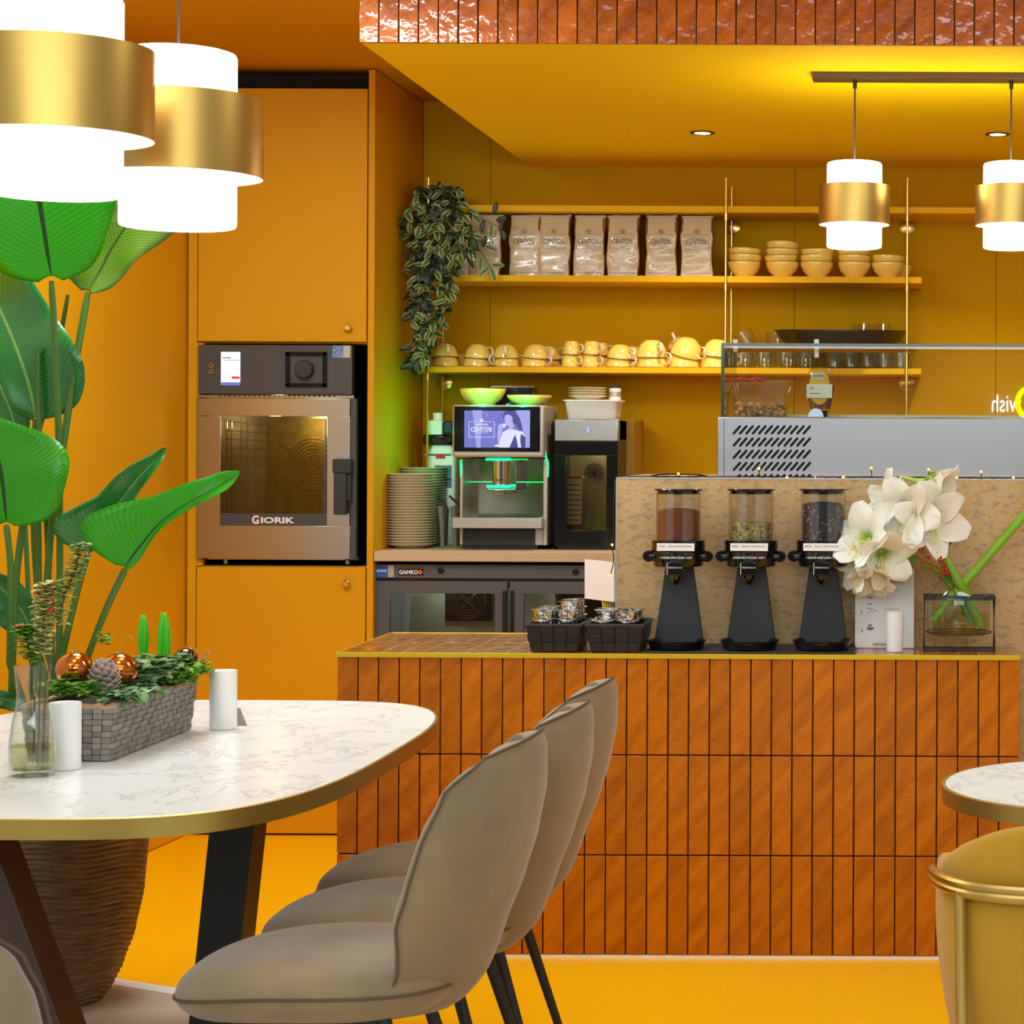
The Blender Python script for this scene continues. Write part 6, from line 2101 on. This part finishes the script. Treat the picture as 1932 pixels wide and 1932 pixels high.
# nv samples go base -> tip
big_leaf(pxm([(97, 520, 5.12), (88, 465, 5.10), (75, 385, 5.07), (62, 300, 5.05), (50, 220, 5.05), (42, 160, 5.07)]),
         W_(30, 112, 122, 120, 116, 105, 80, 3), W_(22, 84, 122, 148, 152, 140, 100, 3), M['leaf'], -.12, -.12, .1)
big_leaf(pxm([(166, 548, 5.22), (190, 510, 5.24), (215, 462, 5.26), (252, 408, 5.28), (300, 360, 5.30), (345, 318, 5.32)]),
         W_(12, 62, 84, 56, 42, 30, 20, 2), W_(10, 34, 50, 62, 76, 80, 60, 2), M['leaf_olive'], .25, .15, -.1)
big_leaf(pxm([(66, 788, 5.2), (58, 745, 5.2), (42, 690, 5.2), (22, 635, 5.22), (-5, 575, 5.25), (-40, 510, 5.3)]),
         W_(8, 36, 45, 55, 60, 60, 50, 2), W_(14, 92, 122, 112, 96, 92, 82, 2), M['leaf_dark'], .2, .15, .05)
big_leaf(pxm([(40, 842, 5.32), (18, 770, 5.32), (-12, 700, 5.33), (-40, 640, 5.33)]), W_(5, 50, 60, 50, 2), W_(5, 34, 40, 30, 2), M['leaf_dark'], .1, .1)
big_leaf(pxm([(12, 985, 5.0), (8, 945, 4.99), (0, 885, 4.99), (-14, 830, 5.0), (-30, 780, 5.02)]),
         W_(20, 70, 80, 70, 50, 2), W_(16, 84, 112, 122, 92, 40, 2), M['leaf'], .1, -.1, .0)
big_leaf(pxm([(166, 1040, 5.08), (186, 1000, 5.08), (216, 960, 5.08), (250, 915, 5.09), (285, 876, 5.1), (313, 845, 5.12)]),
         W_(14, 60, 48, 34, 28, 22, 12, 1), W_(6, 22, 46, 36, 22, 20, 15, 1), M['leaf_dark'], .6, .9, -.25)
big_leaf(pxm([(236, 1070, 5.0), (262, 1036, 5.0), (306, 984, 5.0), (364, 944, 5.0), (415, 917, 5.01), (452, 890, 5.02)]),
         W_(16, 104, 92, 50, 36, 28, 22, 2), W_(8, 16, 12, 12, 12, 14, 14, 2), M['leaf'], .35, .6, .2)
big_leaf(pxm([(62, 1196, 5.2), (40, 1150, 5.2), (5, 1112, 5.2), (-30, 1080, 5.2)]), W_(6, 44, 50, 40, 2), W_(6, 30, 34, 26, 2), M['leaf_dark'], .2, .2)
big_leaf(pxm([(44, 1338, 5.1), (20, 1322, 5.1), (-12, 1318, 5.1), (-50, 1330, 5.1)]), W_(4, 16, 18, 12, 1), W_(4, 14, 16, 12, 1), M['leaf_dark'], .2, .2)
base = lambda dx, dy=0: V((PXc + dx, PYc + dy, .61))
stalks = [
    ([(97, 530, 5.12), (104, 650, 5.12), (110, 800, 5.13), (113, 1000, 5.14), (112, 1250, 5.15)], .05, .0082),
    ([(166, 552, 5.22), (142, 690, 5.19), (118, 850, 5.16), (96, 1000, 5.16), (84, 1200, 5.16)], .03, .0088),
    ([(66, 790, 5.2), (72, 1000, 5.2), (72, 1250, 5.18)], -.0, .0085),
    ([(128, 556, 5.24), (104, 690, 5.24), (66, 860, 5.24), (62, 1000, 5.22), (78, 1240, 5.2)], .01, .0055),
    ([(70, 655, 5.18), (74, 800, 5.18), (88, 1000, 5.17), (100, 1250, 5.16)], .03, .0062),
    ([(12, 990, 5.0), (20, 1080, 5.02), (18, 1250, 5.08)], -.05, .0075),
    ([(44, 985, 5.1), (30, 1100, 5.1), (22, 1300, 5.12)], -.06, .0085),
    ([(165, 1045, 5.08), (142, 1130, 5.1), (118, 1235, 5.13)], .06, .0082),
    ([(236, 1074, 5.0), (200, 1150, 5.04), (165, 1240, 5.1)], .09, .0082),
    ([(40, 842, 5.32), (48, 1000, 5.3), (60, 1250, 5.24)], -.02, .006),
    ([(62, 1196, 5.2), (58, 1300, 5.2)], -.03, .006),
]
for pts, bxo, r_ in stalks:
    ps = pxm(pts)
    ps = [interp(ps, k / 14) for k in range(15)] + [base(bxo)]
    obj('leaf_stalk', MB().tube(ps, [r_ * .75] + [r_] * 13 + [r_ * 1.1, r_ * 1.2], 10), M['petiole'], pp)

# ---------------------------------------------------------------- trailing plant on the shelf end
tp = thing('trailing_plant', 'bushy trailing plant with striped leaves hanging off the left shelf end', 'hanging plant', P(820, 388, 7.86))
rv = random.Random(17)
m = MB()
ms = MB()
env = [(345, 800, 860), (362, 778, 884), (400, 762, 884), (430, 760, 905), (470, 762, 900), (510, 762, 866), (560, 765, 858), (600, 768, 848), (640, 770, 828), (670, 772, 815), (690, 775, 800)]
def env_at(y):
    for (y0, a0, b0_), (y1, a1, b1) in zip(env[:-1], env[1:]):
        if y0 <= y <= y1:
            k = (y - y0) / (y1 - y0); return a0 + (a1 - a0) * k, b0_ + (b1 - b0_) * k
    return env[-1][1:]
leafn = 0
for k in range(520):
    y = 352 + (690 - 352) * (rv.random() ** 1.35)
    a, b = env_at(y)
    x = rv.uniform(a + 4, b - 8)
    # front of the shelves, thinning downward
    Y = rv.uniform(7.63, 7.77) if y > 380 else rv.uniform(7.66, 7.95)
    c = P(x, y, Y)
    ang = rv.uniform(0, 2 * PI)
    d = V((math.cos(ang) * .8, -.35 + rv.uniform(-.3, .3), -.55 + math.sin(ang) * .6)).normalized()
    up = (V((rv.uniform(-.3, .3), -1, .45)) - d * V((0, -1, .45)).dot(d)).normalized()
    blade(m, c, d, up, rv.uniform(.032, .05), rv.uniform(.0085, .013), .3, .25, 6, 6, .8)
for (x, y, ax, ay) in ((934, 395, .25, 1), (900, 413, -.6, .7), (911, 424, -.2, -1), (944, 414, 1, .3), (927, 432, -.1, -1), (948, 440, .4, -1), (913, 458, .3, 1), (925, 467, .8, -.3), (907, 495, -.1, -1), (938, 500, 1, -.05), (916, 510, -.6, -.5), (930, 516, .3, -1), (892, 470, -.8, -.5), (896, 400, -.9, .4), (884, 440, -.8, -.2), (890, 452, .5, -.8)):
    c = P(x, y, 7.72)
    d = V((ax, -.15, ay)).normalized(); up = (V((.1, -1, .1)) - d * V((.1, -1, .1)).dot(d)).normalized()
    blade(m, c - d * .016, d, up, .043, .0105, .25, .15, 6, 6, .8)
obj('foliage', m, M['striped'], tp, solid=.0004)
for xs in ((800, 372, 790, 480, 784, 590, 782, 685), (820, 372, 812, 480, 808, 560, 800, 650), (838, 372, 842, 470, 850, 540, 848, 600), (850, 380, 885, 430, 905, 470, 930, 512), (860, 375, 892, 405, 925, 420, 948, 432)):
    pts = [P(xs[i], xs[i + 1], 7.70 if i > 1 else 7.84) for i in range(0, 8, 2)]
    pts = [interp(pts, k / 12) for k in range(13)]
    obj('vine', MB().tube(pts, .0016, 6), M['petiole'], tp)
px_ = P(815, 388, 7.92)
obj('pot', MB().lathe([(0, 0), (.03, 0), (.042, .05), (.038, .052), (0, .045)], (px_.x, 7.92, S1 + .0008), 24), M['wicker_dark'], tp)
